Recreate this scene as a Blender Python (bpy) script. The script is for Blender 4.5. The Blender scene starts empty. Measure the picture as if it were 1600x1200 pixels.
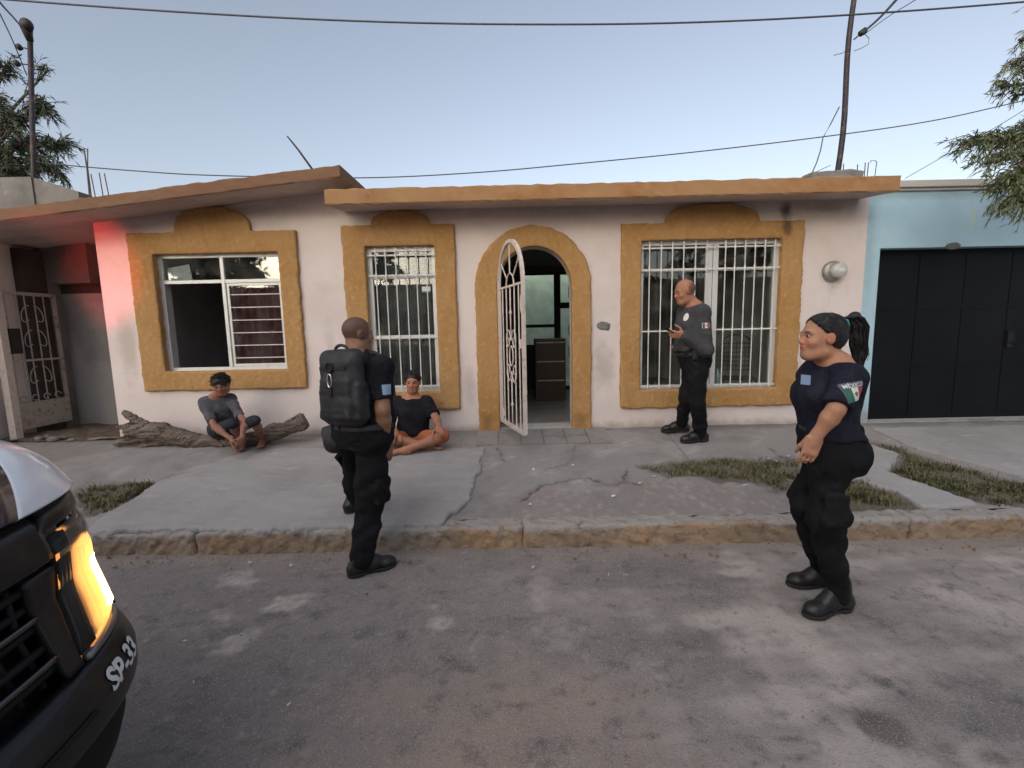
import bpy, bmesh, math, random
import numpy as np
from mathutils import Vector, Matrix
random.seed(7); RNG = np.random.default_rng(7)
R = math.radians
SC = bpy.context.scene
COL = SC.collection

# ------------------------------------------------------------------ camera
F_PX, PITCH, ROLL, CAM_H = 710.0, R(7.0), R(1.2), 1.60
cf = Vector((0, math.cos(PITCH), -math.sin(PITCH)))
_r0 = Vector((1, 0, 0)); _u0 = Vector((0, math.sin(PITCH), math.cos(PITCH)))
cr = _r0*math.cos(ROLL) - _u0*math.sin(ROLL)
cu = _r0*math.sin(ROLL) + _u0*math.cos(ROLL)
CAM = Vector((0, 0, CAM_H))
cd = bpy.data.cameras.new('camera'); cam = bpy.data.objects.new('camera', cd); COL.objects.link(cam)
cd.sensor_width = 36; cd.lens = 36*F_PX/1600; cd.clip_end = 2000; cd.clip_start = 0.05
cam.matrix_world = Matrix((( cr.x, cu.x, -cf.x, 0), (cr.y, cu.y, -cf.y, 0), (cr.z, cu.z, -cf.z, CAM_H), (0, 0, 0, 1)))
SC.camera = cam

# ------------------------------------------------------------------ world, sun, exposure
SUN_AZ, SUN_EL = R(205), R(16)          # the sun has just gone down behind the photographer
wd = bpy.data.worlds.new('World'); SC.world = wd; wd.use_nodes = True
wn = wd.node_tree.nodes; wn.clear(); wl = wd.node_tree.links
sky = wn.new('ShaderNodeTexSky'); sky.sky_type = 'NISHITA'; sky.sun_disc = False
sky.sun_elevation = SUN_EL; sky.sun_rotation = SUN_AZ; sky.altitude = 300
sky.air_density = 1.0; sky.dust_density = 3.0; sky.ozone_density = 1.0
bg = wn.new('ShaderNodeBackground'); bg.inputs['Strength'].default_value = 0.15
wo = wn.new('ShaderNodeOutputWorld')
hs = wn.new('ShaderNodeHueSaturation'); hs.inputs['Saturation'].default_value = 0.60; hs.inputs['Hue'].default_value = 0.506; wl.new(sky.outputs[0], hs.inputs['Color']); wl.new(hs.outputs[0], bg.inputs[0]); wl.new(bg.outputs[0], wo.inputs[0])
sd = bpy.data.lights.new('sun', 'SUN'); sun = bpy.data.objects.new('sun', sd); COL.objects.link(sun)
sd.energy = 0.7; sd.angle = R(50); sd.color = (1.0, 0.93, 0.90)
sdir = Vector((-0.42*math.cos(R(58)), -0.907*math.cos(R(58)), math.sin(R(58))))
sun.rotation_euler = (-sdir).to_track_quat('-Z', 'Y').to_euler()
SC.view_settings.view_transform = 'Standard'; SC.view_settings.look = 'None'
SC.view_settings.exposure = 0.62; SC.view_settings.gamma = 1.0
SC.render.engine = 'CYCLES'

# ------------------------------------------------------------------ pixel -> place
def ray(x, y): return cf + cr*((x-800)/F_PX) - cu*((y-600)/F_PX)
def at(x, y, Y):
    d = ray(x, y); return CAM + d*(Y/d.y)
def gz(x, y, z):
    d = ray(x, y); return CAM + d*((z-CAM_H)/d.z)
SW0, SWS = 0.165, 0.118            # pavement: height at the kerb and rise per metre
def sw_h(Y): return SW0 + (Y-3.3)*SWS
def sw(x, y):                      # a pixel on the sloping pavement
    d = ray(x, y); t = (SW0-3.3*SWS-CAM_H)/(d.z-SWS*d.y); return CAM + d*t
WALL = 5.3

# ------------------------------------------------------------------ objects
def put(o, parent=None):
    COL.objects.link(o)
    if parent is not None:
        o.parent = parent
        o.matrix_parent_inverse = Matrix.Identity(4)
    return o
def tag(o, label=None, cat=None, group=None, kind=None):
    if label: o['label'] = label
    if cat: o['category'] = cat
    if group: o['group'] = group
    if kind: o['kind'] = kind
    return o
def thing(name, loc, label, cat, group=None):
    o = bpy.data.objects.new(name, None); o.location = loc; o.empty_display_size = .1
    put(o); return tag(o, label, cat, group)
def off(parent):
    p = Vector((0, 0, 0))
    while parent is not None:
        p += parent.location; parent = parent.parent
    return p
def mesh(name, V, Fc, mats, parent=None, smooth=False, mi=None, col=None, loc=None):
    """V: world coordinates. Children keep world coordinates minus the parent's place."""
    V = np.asarray(V, dtype=np.float32).reshape(-1, 3)
    base = off(parent)
    o_loc = Vector((0, 0, 0))
    if parent is None and loc is None:
        lo = V.min(0); hi = V.max(0); loc = Vector(((lo[0]+hi[0])/2, (lo[1]+hi[1])/2, lo[2]))
    if loc is not None and parent is None: o_loc = Vector(loc)
    V = V - np.array(base + o_loc, dtype=np.float32)
    me = bpy.data.meshes.new(name)
    if isinstance(Fc, np.ndarray):
        n, k = Fc.shape
        me.vertices.add(len(V)); me.vertices.foreach_set('co', V.ravel())
        me.loops.add(n*k); me.loops.foreach_set('vertex_index', Fc.astype(np.int32).ravel())
        me.polygons.add(n); me.polygons.foreach_set('loop_start', np.arange(0, n*k, k, dtype=np.int32))
        me.update(calc_edges=True)
    else:
        me.from_pydata(V.tolist(), [], Fc); me.update()
    for m in (mats if isinstance(mats, (list, tuple)) else [mats]): me.materials.append(m)
    if mi is not None: me.polygons.foreach_set('material_index', np.asarray(mi, dtype=np.int32))
    if smooth: me.polygons.foreach_set('use_smooth', np.ones(len(me.polygons), dtype=bool))
    if col is not None:
        a = me.color_attributes.new('Col', 'FLOAT_COLOR', 'POINT')
        c = np.ones((len(V), 4), dtype=np.float32); c[:, :col.shape[1]] = col
        a.data.foreach_set('color', c.ravel())
    o = bpy.data.objects.new(name, me); o.location = o_loc
    return put(o, parent)

class MB:
    """collects boxes, tubes and prisms of ONE piece"""
    def __init__(s): s.v = []; s.f = []; s.m = []
    def add(s, V, Fc, m=0):
        b = len(s.v); s.v += [tuple(p) for p in V]; s.f += [tuple(i+b for i in q) for q in Fc]; s.m += [m]*len(Fc); return s
    def box(s, lo, hi, m=0, bev=0.0):
        (x0, y0, z0), (x1, y1, z1) = lo, hi
        return s.hexa([(x0, y0, z0), (x1, y0, z0), (x1, y1, z0), (x0, y1, z0), (x0, y0, z1), (x1, y0, z1), (x1, y1, z1), (x0, y1, z1)], m)
    def hexa(s, P, m=0):
        return s.add(P, [(0, 3, 2, 1), (4, 5, 6, 7), (0, 1, 5, 4), (1, 2, 6, 5), (2, 3, 7, 6), (3, 0, 4, 7)], m)
    def beam(s, a, b, w, h, up=(0, 0, 1), m=0):
        a = Vector(a); b = Vector(b); d = (b-a).normalized(); u = Vector(up)
        r = d.cross(u).normalized(); u = r.cross(d)
        P = []
        for c in (a, b):
            P += [c - r*w/2 - u*h/2, c + r*w/2 - u*h/2, c + r*w/2 + u*h/2, c - r*w/2 + u*h/2]
        return s.add(P, [(0, 1, 2, 3), (7, 6, 5, 4), (0, 4, 5, 1), (1, 5, 6, 2), (2, 6, 7, 3), (3, 7, 4, 0)], m)
    def tube(s, pts, r, n=6, m=0, closed=False):
        pts = [Vector(p) for p in pts]; k = len(pts)
        rr = r if isinstance(r, (list, tuple, np.ndarray)) else [r]*k
        V = []; up = Vector((0.13, 0.07, 1)).normalized()
        for i, p in enumerate(pts):
            if closed: d = pts[(i+1) % k]-pts[i-1]
            else: d = pts[min(i+1, k-1)]-pts[max(i-1, 0)]
            d.normalize()
            if abs(d.dot(up)) > .97: up = Vector((1, .2, .1)).normalized()
            a = d.cross(up).normalized(); b = a.cross(d)
            for j in range(n):
                t = 2*math.pi*j/n; V.append(p + (a*math.cos(t) + b*math.sin(t))*rr[i])
        Fc = []
        for i in range(k if closed else k-1):
            i2 = (i+1) % k
            for j in range(n): Fc.append((i*n+j, i*n+(j+1) % n, i2*n+(j+1) % n, i2*n+j))
        if not closed:
            Fc.append(tuple(range(n))[::-1]); Fc.append(tuple((k-1)*n+j for j in range(n)))
        return s.add(V, Fc, m)
    def lathe(s, c, prof, n=12, axis=(0, 0, 1), m=0):
        ax = Vector(axis).normalized(); t = Vector((1, 0, 0)) if abs(ax.x) < .9 else Vector((0, 1, 0))
        a = ax.cross(t).normalized(); b = ax.cross(a); V = []; c = Vector(c)
        for (r, h) in prof:
            for j in range(n):
                q = 2*math.pi*j/n; V.append(c + ax*h + (a*math.cos(q)+b*math.sin(q))*max(r, 1e-4))
        Fc = [(i*n+j, i*n+(j+1) % n, (i+1)*n+(j+1) % n, (i+1)*n+j) for i in range(len(prof)-1) for j in range(n)]
        Fc.append(tuple(range(n))[::-1]); Fc.append(tuple((len(prof)-1)*n+j for j in range(n)))
        return s.add(V, Fc, m)
    def build(s, name, mats, parent=None, smooth=False, loc=None, bevel=0):
        o = mesh(name, s.v, s.f, mats, parent, smooth, s.m, None, loc)
        if bevel:
            b = o.modifiers.new('b', 'BEVEL'); b.width = bevel; b.segments = 2; b.limit_method = 'ANGLE'
        return o

# ------------------------------------------------------------------ materials
def mk(name):
    m = bpy.data.materials.new(name); m.use_nodes = True
    nt = m.node_tree; return m, nt, nt.nodes['Principled BSDF']
def rgba(c): return (c[0], c[1], c[2], 1)
def M(name, base, rough=.8, var=(), bump=(), metal=0, attr=False, spec=.5, coat=0, rvar=0, spots=(), speck=()):
    """var: (scale, detail, colour, lo, hi[, axis scale]) noise masks that mix a second colour in
       speck: (scale, radius, colour) voronoi dots; bump: (scale, strength, metres[, kind])"""
    m, nt, p = mk(name); N = nt.nodes; L = nt.links
    tc = N.new('ShaderNodeTexCoord'); geo = N.new('ShaderNodeNewGeometry')
    pos = geo.outputs['Position']
    def noise(scale, detail=5, ax=None, rough=.6, offs=0):
        n = N.new('ShaderNodeTexNoise'); n.inputs['Scale'].default_value = scale
        n.inputs['Detail'].default_value = detail; n.inputs['Roughness'].default_value = rough
        mp = N.new('ShaderNodeMapping'); mp.inputs['Location'].default_value = (offs*3.7, offs*1.9, offs*2.3)
        if ax: mp.inputs['Scale'].default_value = ax
        L.new(pos, mp.inputs[0]); L.new(mp.outputs[0], n.inputs['Vector']); return n.outputs['Fac']
    def ramp(fac, lo, hi):
        r = N.new('ShaderNodeMapRange'); r.interpolation_type = 'SMOOTHSTEP'
        r.inputs['From Min'].default_value = lo; r.inputs['From Max'].default_value = hi
        L.new(fac, r.inputs['Value']); return r.outputs['Result']
    def mix(fac, a, b, blend='MIX'):
        x = N.new('ShaderNodeMix'); x.data_type = 'RGBA'; x.blend_type = blend
        if isinstance(fac, float): x.inputs[0].default_value = fac
        else: L.new(fac, x.inputs[0])
        for s, v in ((6, a), (7, b)):
            if isinstance(v, (tuple, list)): x.inputs[s].default_value = rgba(v)
            else: L.new(v, x.inputs[s])
        return x.outputs[2]
    c = tuple(base)
    if attr:
        at_ = N.new('ShaderNodeAttribute'); at_.attribute_name = 'Col'; c = at_.outputs['Color']
    k = 0
    for vv in var:
        sc, det, colr, lo, hi = vv[:5]; k += 1
        c = mix(ramp(noise(sc, det, vv[5] if len(vv) > 5 else None, .62, k), lo, hi), c, colr)
    for sc, rad, colr in speck:
        v = N.new('ShaderNodeTexVoronoi'); v.inputs['Scale'].default_value = sc; L.new(pos, v.inputs['Vector'])
        w = N.new('ShaderNodeMath'); w.operation = 'MULTIPLY'
        rr = ramp(v.outputs['Distance'], rad, rad*.5); L.new(rr, w.inputs[0])
        sp = N.new('ShaderNodeSeparateColor'); L.new(v.outputs['Color'], sp.inputs[0])
        L.new(ramp(sp.outputs[0], .35, .7), w.inputs[1])
        c = mix(w.outputs[0], c, colr)
    for ctr, rad, colr, st in spots:                     # stains with a shape of their own
        mp = N.new('ShaderNodeMapping'); mp.vector_type = 'POINT'; mp.inputs['Scale'].default_value = tuple(1/q for q in rad); mp.inputs['Location'].default_value = tuple(-a/q for a, q in zip(ctr, rad)); L.new(pos, mp.inputs[0])
        ln = N.new('ShaderNodeVectorMath'); ln.operation = 'LENGTH'; L.new(mp.outputs[0], ln.inputs[0])
        ad = N.new('ShaderNodeMath'); ad.operation = 'MULTIPLY_ADD'; L.new(noise(9, 6, None, .65, ctr[0]), ad.inputs[0]); ad.inputs[1].default_value = 1.2; L.new(ln.outputs['Value'], ad.inputs[2])
        r = N.new('ShaderNodeMapRange'); r.interpolation_type = 'SMOOTHSTEP'; r.inputs['From Min'].default_value = 1.55; r.inputs['From Max'].default_value = .75; r.inputs['To Max'].default_value = st; L.new(ad.outputs[0], r.inputs['Value'])
        c = mix(r.outputs['Result'], c, colr)
    if isinstance(c, tuple): p.inputs['Base Color'].default_value = rgba(c)
    else: L.new(c, p.inputs['Base Color'])
    p.inputs['Roughness'].default_value = rough; p.inputs['Metallic'].default_value = metal
    p.inputs['Specular IOR Level'].default_value = spec; p.inputs['Coat Weight'].default_value = coat
    p.inputs['Coat Roughness'].default_value = .06
    if rvar:
        r = N.new('ShaderNodeMapRange'); r.inputs['To Min'].default_value = rough-rvar; r.inputs['To Max'].default_value = min(1, rough+rvar)
        L.new(noise(6, 4, None, .6, 9), r.inputs['Value']); L.new(r.outputs[0], p.inputs['Roughness'])
    prev = None
    for bb in bump:
        sc, st, dist = bb[:3]
        b = N.new('ShaderNodeBump'); b.inputs['Strength'].default_value = st; b.inputs['Distance'].default_value = dist
        if len(bb) > 3 and bb[3] == 'v':
            v = N.new('ShaderNodeTexVoronoi'); v.inputs['Scale'].default_value = sc; v.feature = 'SMOOTH_F1'; L.new(pos, v.inputs['Vector']); h = v.outputs['Distance']
        else: h = noise(sc, 6, bb[3] if len(bb) > 3 else None, .6, sc % 5)
        L.new(h, b.inputs['Height'])
        if prev is not None: L.new(prev, b.inputs['Normal'])
        prev = b.outputs[0]
    if prev is not None: L.new(prev, p.inputs['Normal'])
    return m
def glass_mat(name, tint=(.9, .95, .95), rough=.02, ior=1.5, dirt=.12):
    m = bpy.data.materials.new(name); m.use_nodes = True; nt = m.node_tree; N = nt.nodes; L = nt.links; N.clear()
    o = N.new('ShaderNodeOutputMaterial'); tr = N.new('ShaderNodeBsdfTransparent'); gl = N.new('ShaderNodeBsdfGlossy'); df = N.new('ShaderNodeBsdfDiffuse')
    tr.inputs[0].default_value = rgba(tint); gl.inputs['Roughness'].default_value = rough; gl.inputs[0].default_value = (1, 1, 1, 1); df.inputs[0].default_value = (.35, .33, .3, 1)
    fr = N.new('ShaderNodeFresnel'); fr.inputs[0].default_value = ior
    m1 = N.new('ShaderNodeMixShader'); L.new(fr.outputs[0], m1.inputs[0]); L.new(tr.outputs[0], m1.inputs[1]); L.new(gl.outputs[0], m1.inputs[2])
    nz = N.new('ShaderNodeTexNoise'); nz.inputs['Scale'].default_value = 5; nz.inputs['Detail'].default_value = 6
    g = N.new('ShaderNodeNewGeometry'); L.new(g.outputs['Position'], nz.inputs['Vector'])
    mr = N.new('ShaderNodeMapRange'); mr.inputs['From Min'].default_value = .4; mr.inputs['From Max'].default_value = .75; mr.inputs['To Max'].default_value = dirt; L.new(nz.outputs[0], mr.inputs[0])
    m2 = N.new('ShaderNodeMixShader'); L.new(mr.outputs[0], m2.inputs[0]); L.new(m1.outputs[0], m2.inputs[1]); L.new(df.outputs[0], m2.inputs[2])
    L.new(m2.outputs[0], o.inputs[0]); return m
def emis(name, c, st):
    m, nt, p = mk(name); p.inputs['Emission Color'].default_value = rgba(c); p.inputs['Emission Strength'].default_value = st
    p.inputs['Base Color'].default_value = rgba(c); p.inputs['Roughness'].default_value = .3; return m

MT = {}
MT['wall'] = M('painted_plaster', (.70, .615, .585), .85,
    var=[(1.1, 5, (.60, .515, .48), .42, .75), (3.5, 6, (.52, .45, .41), .60, .82, (1, 1, .35)), (9, 6, (.40, .36, .33), .69, .80), (40, 3, (.78, .70, .67), .62, .75)],
    bump=[(7, .25, .02), (60, .2, .004)],
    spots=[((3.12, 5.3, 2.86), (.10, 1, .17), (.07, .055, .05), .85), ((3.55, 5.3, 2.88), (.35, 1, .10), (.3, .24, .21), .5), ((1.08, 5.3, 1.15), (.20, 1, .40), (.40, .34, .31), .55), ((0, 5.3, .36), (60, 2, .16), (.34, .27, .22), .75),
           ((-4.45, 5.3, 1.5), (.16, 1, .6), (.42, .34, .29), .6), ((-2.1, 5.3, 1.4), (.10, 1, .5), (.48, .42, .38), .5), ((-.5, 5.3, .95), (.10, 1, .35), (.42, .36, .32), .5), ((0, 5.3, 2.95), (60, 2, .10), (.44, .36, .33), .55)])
MT['ochre'] = M('ochre_stucco', (.44, .25, .10), .9,
    var=[(3, 5, (.41, .215, .07), .4, .7), (18, 5, (.54, .32, .13), .5, .75), (6, 6, (.36, .17, .05), .66, .82), (30, 4, (.72, .62, .5), .75, .8)],
    bump=[(30, .7, .02), (75, .7, .010)], spots=[((3.12, 5.25, 2.66), (.09, 1, .16), (.10, .06, .03), .8), ((.8, 5.25, .5), (.12, 1, .18), (.28, .15, .06), .7), ((-.3, 5.25, .5), (.1, 1, .15), (.24, .13, .05), .7)])
MT['fascia'] = M('ochre_fascia', (.33, .185, .085), .88,
    var=[(2.2, 5, (.28, .130, .045), .4, .7), (7, 6, (.19, .115, .07), .6, .8, (1, 1, .3)), (1.3, 4, (.42, .27, .15), .62, .75)], bump=[(12, .3, .02), (70, .25, .004)])
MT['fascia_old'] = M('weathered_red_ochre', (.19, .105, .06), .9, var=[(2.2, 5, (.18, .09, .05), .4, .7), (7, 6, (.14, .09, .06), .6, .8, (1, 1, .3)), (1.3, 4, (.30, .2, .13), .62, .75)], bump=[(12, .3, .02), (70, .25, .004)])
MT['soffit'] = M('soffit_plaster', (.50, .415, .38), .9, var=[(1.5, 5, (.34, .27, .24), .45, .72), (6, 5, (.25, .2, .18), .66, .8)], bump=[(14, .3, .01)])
MT['blue'] = M('blue_plaster', (.40, .58, .68), .8, var=[(.9, 5, (.35, .53, .65), .4, .7), (5, 6, (.45, .58, .58), .64, .8, (1, 1, .25)), (14, 5, (.36, .42, .42), .72, .8)], bump=[(10, .25, .012), (70, .15, .004)],
    spots=[((5.25, 5.3, 2.72), (.05, 1, .22), (.50, .56, .45), .7), ((4.1, 5.3, 2.3), (.10, 1, .9), (.26, .37, .44), .5), ((6, 5.3, 3.0), (30, 2, .10), (.24, .33, .38), .5), ((4.15, 5.3, .45), (.3, 1, .2), (.25, .27, .26), .7)])
MT['cornice'] = M('grey_cornice', (.40, .385, .36), .85, var=[(4, 5, (.27, .26, .25), .5, .75)], bump=[(20, .3, .01)])
MT['concrete'] = M('bare_concrete', (.20, .19, .18), .95, var=[(2, 6, (.13, .125, .12), .4, .7), (9, 6, (.28, .27, .25), .6, .8)], bump=[(14, .6, .03), (60, .4, .01)])
MT['passage'] = M('passage_plaster', (.36, .34, .325), .9, var=[(1.3, 5, (.25, .235, .225), .4, .7), (5, 6, (.16, .15, .14), .6, .8, (1, 1, .5))], bump=[(9, .5, .02), (60, .3, .006)])
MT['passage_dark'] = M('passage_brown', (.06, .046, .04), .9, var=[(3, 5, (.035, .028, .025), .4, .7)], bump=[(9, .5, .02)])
MT['road'] = M('asphalt', (.1, .1, .1), .88, attr=True, var=[(1.2, 6, (.25, .22, .2), .50, .85), (7, 8, (.115, .106, .103), .50, .78), (13, 8, (.32, .30, .28), .57, .75), (34, 4, (.15, .137, .13), .60, .78), (150, 2, (.36, .335, .31), .56, .68)],
    speck=[(75, .26, (.36, .335, .31)), (105, .26, (.10, .092, .088)), (34, .08, (.05, .046, .045))], bump=[(110, .8, .008), (30, .4, .012), (4, .25, .03)], spec=.3)
MT['walk'] = M('pavement_concrete', (.2, .2, .2), .92, attr=True, var=[(2.2, 6, (.22, .203, .193), .48, .72), (12, 6, (.175, .16, .15), .58, .78), (90, 3, (.31, .29, .28), .62, .75)],
    speck=[(60, .13, (.11, .1, .095))], bump=[(9, .35, .02), (45, .4, .008), (160, .4, .003)], spec=.25)
MT['slab'] = M('ramp_concrete', (.34, .326, .315), .92, var=[(1.6, 6, (.27, .258, .25), .4, .72), (7, 6, (.41, .395, .385), .55, .8, (.4, 1, 1)), (16, 6, (.21, .2, .193), .62, .8), (90, 3, (.45, .43, .42), .62, .76)],
    bump=[(6, .45, .02, (1, .35, 1)), (45, .45, .008), (160, .4, .003)], spec=.25)
MT['kerb'] = M('kerb_concrete', (.25, .22, .20), .93, attr=True, var=[(14, 6, (.17, .14, .12), .52, .72), (70, 3, (.33, .30, .28), .6, .75)], bump=[(22, .8, .02), (90, .6, .006)], spec=.2)
MT['earth'] = M('dry_earth', (.13, .10, .08), 1, var=[(7, 6, (.19, .155, .13), .45, .7), (40, 4, (.08, .06, .05), .55, .7)], bump=[(40, .9, .02)], spec=.1)
MT['ground'] = M('far_ground', (.16, .14, .12), 1, var=[(.3, 5, (.10, .10, .07), .45, .7)], bump=[(5, .6, .05)])
MT['frame'] = M('aluminium_frame', (.62, .62, .61), .45, metal=.25, var=[(8, 5, (.40, .39, .38), .55, .8)], bump=[(60, .2, .002)])
MT['bars'] = M('white_bar_paint', (.70, .68, .65), .5, var=[(20, 5, (.45, .38, .33), .58, .75), (50, 4, (.25, .14, .08), .70, .78)], bump=[(120, .3, .002)])
MT['gate'] = M('cream_gate_paint', (.62, .54, .48), .5, var=[(16, 5, (.44, .34, .27), .5, .75), (60, 4, (.22, .11, .06), .66, .75)], bump=[(120, .3, .002)])
MT['rustgate'] = M('old_gate_paint', (.40, .36, .32), .6, var=[(14, 5, (.22, .15, .11), .5, .7)], bump=[(100, .3, .003)])
MT['darkiron'] = M('dark_iron', (.025, .024, .024), .5, metal=.4, var=[(20, 5, (.06, .04, .03), .55, .75)])
MT['mast'] = M('mast_steel', (.035, .028, .034), .6, metal=.3, var=[(9, 5, (.12, .07, .05), .5, .75)], bump=[(60, .2, .002)])
MT['rebar'] = M('rebar_rust', (.11, .075, .06), .8, bump=[(150, .5, .003)])
MT['wire'] = M('wire_black', (.06, .063, .075), .6)
MT['garage'] = M('garage_sheet', (.0045, .0055, .008), .6, var=[(2, 5, (.008, .009, .011), .4, .7)], bump=[(3, .2, .01)], spec=.2)
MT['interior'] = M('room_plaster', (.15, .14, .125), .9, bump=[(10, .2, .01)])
MT['patio'] = M('patio_green', (.50, .60, .47), .9, var=[(3, 5, (.42, .5, .4), .5, .7)], bump=[(10, .2, .01)])
MT['tile'] = M('door_tile', (.25, .235, .225), .75, var=[(6, 5, (.19, .175, .165), .45, .7)], bump=[(40, .3, .004)])
MT['inner_floor'] = M('room_floor', (.22, .21, .20), .35, var=[(4, 5, (.16, .15, .15), .45, .7)])
MT['glass'] = glass_mat('window_glass')
MT['curtain_red'] = M('red_curtain', (.13, .022, .03), .95, var=[(12, 4, (.24, .10, .11), .6, .75)], bump=[(40, .3, .004)])
MT['curtain_grey'] = M('grey_curtain', (.10, .10, .10), .95, var=[(12, 4, (.05, .05, .05), .5, .7)], bump=[(40, .3, .004)])
MT['paper'] = M('paper', (.55, .52, .5), .9, bump=[(15, .3, .01)])
MT['darkwood'] = M('dark_wood', (.035, .02, .014), .5, var=[(6, 5, (.06, .035, .022), .45, .7, (1, 1, 8))])
MT['log'] = M('weathered_wood', (.20, .165, .135), .95, var=[(9, 6, (.13, .10, .08), .46, .66, (.22, 1.6, 1.6)), (30, 6, (.34, .30, .25), .56, .74, (.15, 2, 2)), (6, 5, (.09, .07, .055), .62, .76)],
    bump=[(26, 1.0, .03, (.15, 1.5, 1.5)), (90, .7, .01, (.3, 1, 1))], spec=.15)
MT['grass'] = M('grass_blades', (.08, .11, .03), .8, attr=True, spec=.2)
MT['leaf'] = M('leaf', (.05, .1, .03), .55, attr=True, spec=.4)
MT['bark'] = M('bark', (.10, .075, .06), .95, var=[(12, 6, (.05, .04, .03), .45, .7)], bump=[(20, .9, .03)])
MT['skin'] = M('skin', (.35, .2, .13), .55, attr=True, bump=[(140, .12, .002)], spec=.35)
for k_, c_ in (('skin',),) and ((MT['skin'], .1),): k_.node_tree.nodes['Principled BSDF'].inputs['Subsurface Weight'].default_value = c_; k_.node_tree.nodes['Principled BSDF'].inputs['Subsurface Radius'].default_value = (.01, .004, .002)
def cloth(name, c, c2, sc=7):
    return M(name, c, .92, var=[(sc, 5, c2, .42, .72)], bump=[(12, .8, .03), (40, .5, .01), (500, .4, .001)], spec=.15)
MT['black_cloth'] = cloth('black_trousers', (.0105, .0105, .012), (.018, .0175, .019))
MT['navy_cloth'] = cloth('navy_tshirt', (.016, .017, .030), (.026, .027, .042))
MT['black_shirt'] = cloth('black_shirt', (.011, .011, .015), (.02, .02, .025))
MT['grey_shirt'] = cloth('charcoal_shirt', (.058, .056, .062), (.080, .077, .082))
MT['pack'] = M('black_nylon', (.018, .018, .020), .6, var=[(9, 5, (.032, .032, .036), .45, .7)], bump=[(25, .4, .012), (400, .4, .001)])
MT['boot'] = M('black_leather', (.014, .013, .013), .45, var=[(10, 5, (.028, .026, .025), .5, .7)], bump=[(60, .3, .004)])
MT['hair'] = M('black_hair', (.010, .008, .008), .45, var=[(120, 2, (.022, .018, .017), .5, .7, (1, 1, .2))], bump=[(160, .8, .006, (1, 1, .25))])
MT['grey_tee'] = cloth('grey_tshirt', (.085, .085, .095), (.12, .115, .13))
MT['dark_shorts'] = cloth('dark_shorts', (.03, .035, .045), (.05, .05, .06))
MT['orange'] = cloth('orange_shorts', (.42, .135, .065), (.36, .11, .05))
MT['green'] = M('flag_green', (.03, .13, .09), .8); MT['white'] = M('white_thread', (.66, .65, .64), .8); MT['red'] = M('flag_red', (.42, .05, .06), .8)
MT['emblem'] = M('emblem_brown', (.20, .14, .07), .8); MT['teal'] = M('teal_band', (.03, .28, .24), .7)
MT['eye'] = M('eye', (.5, .5, .5), .2, attr=True)
MT['steel'] = M('bright_steel', (.65, .65, .66), .25, metal=1)
MT['ltblue'] = M('pale_blue_patch', (.25, .36, .52), .8)
MT['hood_white'] = M('white_car_paint', (.70, .72, .76), .28, coat=.7, var=[(5, 5, (.62, .63, .66), .5, .8)])
MT['hood_navy'] = M('navy_car_paint', (.012, .014, .030), .3, coat=.6, var=[(6, 5, (.02, .021, .035), .5, .8)])
MT['car_black'] = M('black_car_paint', (.006, .006, .008), .38, coat=.12, var=[(8, 6, (.016, .015, .014), .6, .85)], rvar=.08, spec=.35)
MT['car_plastic'] = M('black_car_plastic', (.007, .007, .007), .65, spec=.25, var=[(9, 5, (.014, .013, .012), .5, .8)], bump=[(300, .3, .001)])
MT['chrome'] = M('dull_chrome', (.10, .10, .105), .3, metal=1)
MT['tyre'] = M('tyre_rubber', (.016, .016, .016), .85, bump=[(60, .3, .004)])
MT['dark_glass'] = M('dark_glass', (.01, .012, .014), .05, coat=.5)
MT['lens'] = glass_mat('lamp_lens', (.93, .93, .93), .18, 1.25, .14)
MT['silver'] = M('reflector', (.22, .21, .20), .3, metal=.6)
MT['amber'] = emis('lit_amber_lamp', (1.0, .40, .09), 1.5); MT['hot'] = emis('lit_lamp_core', (1.0, .80, .48), 7)
MT['redlamp'] = emis('red_beacon', (1, .03, .03), 6); MT['bluelamp'] = M('blue_beacon', (.02, .06, .5), .2)
MT['meter'] = M('meter_metal', (.34, .33, .31), .5, metal=.5, var=[(10, 5, (.2, .15, .12), .5, .75)])
MT['clear'] = M('meter_glass', (.50, .50, .48), .15, coat=.6)
MT['dryleaf'] = M('dry_leaf', (.26, .16, .07), .9, var=[(30, 4, (.14, .08, .04), .45, .7)])
MT['pebble'] = M('pebbles', (.33, .31, .29), .9, var=[(20, 4, (.14, .13, .12), .45, .6)])
MT['litter'] = M('white_litter', (.68, .67, .65), .8)

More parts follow.
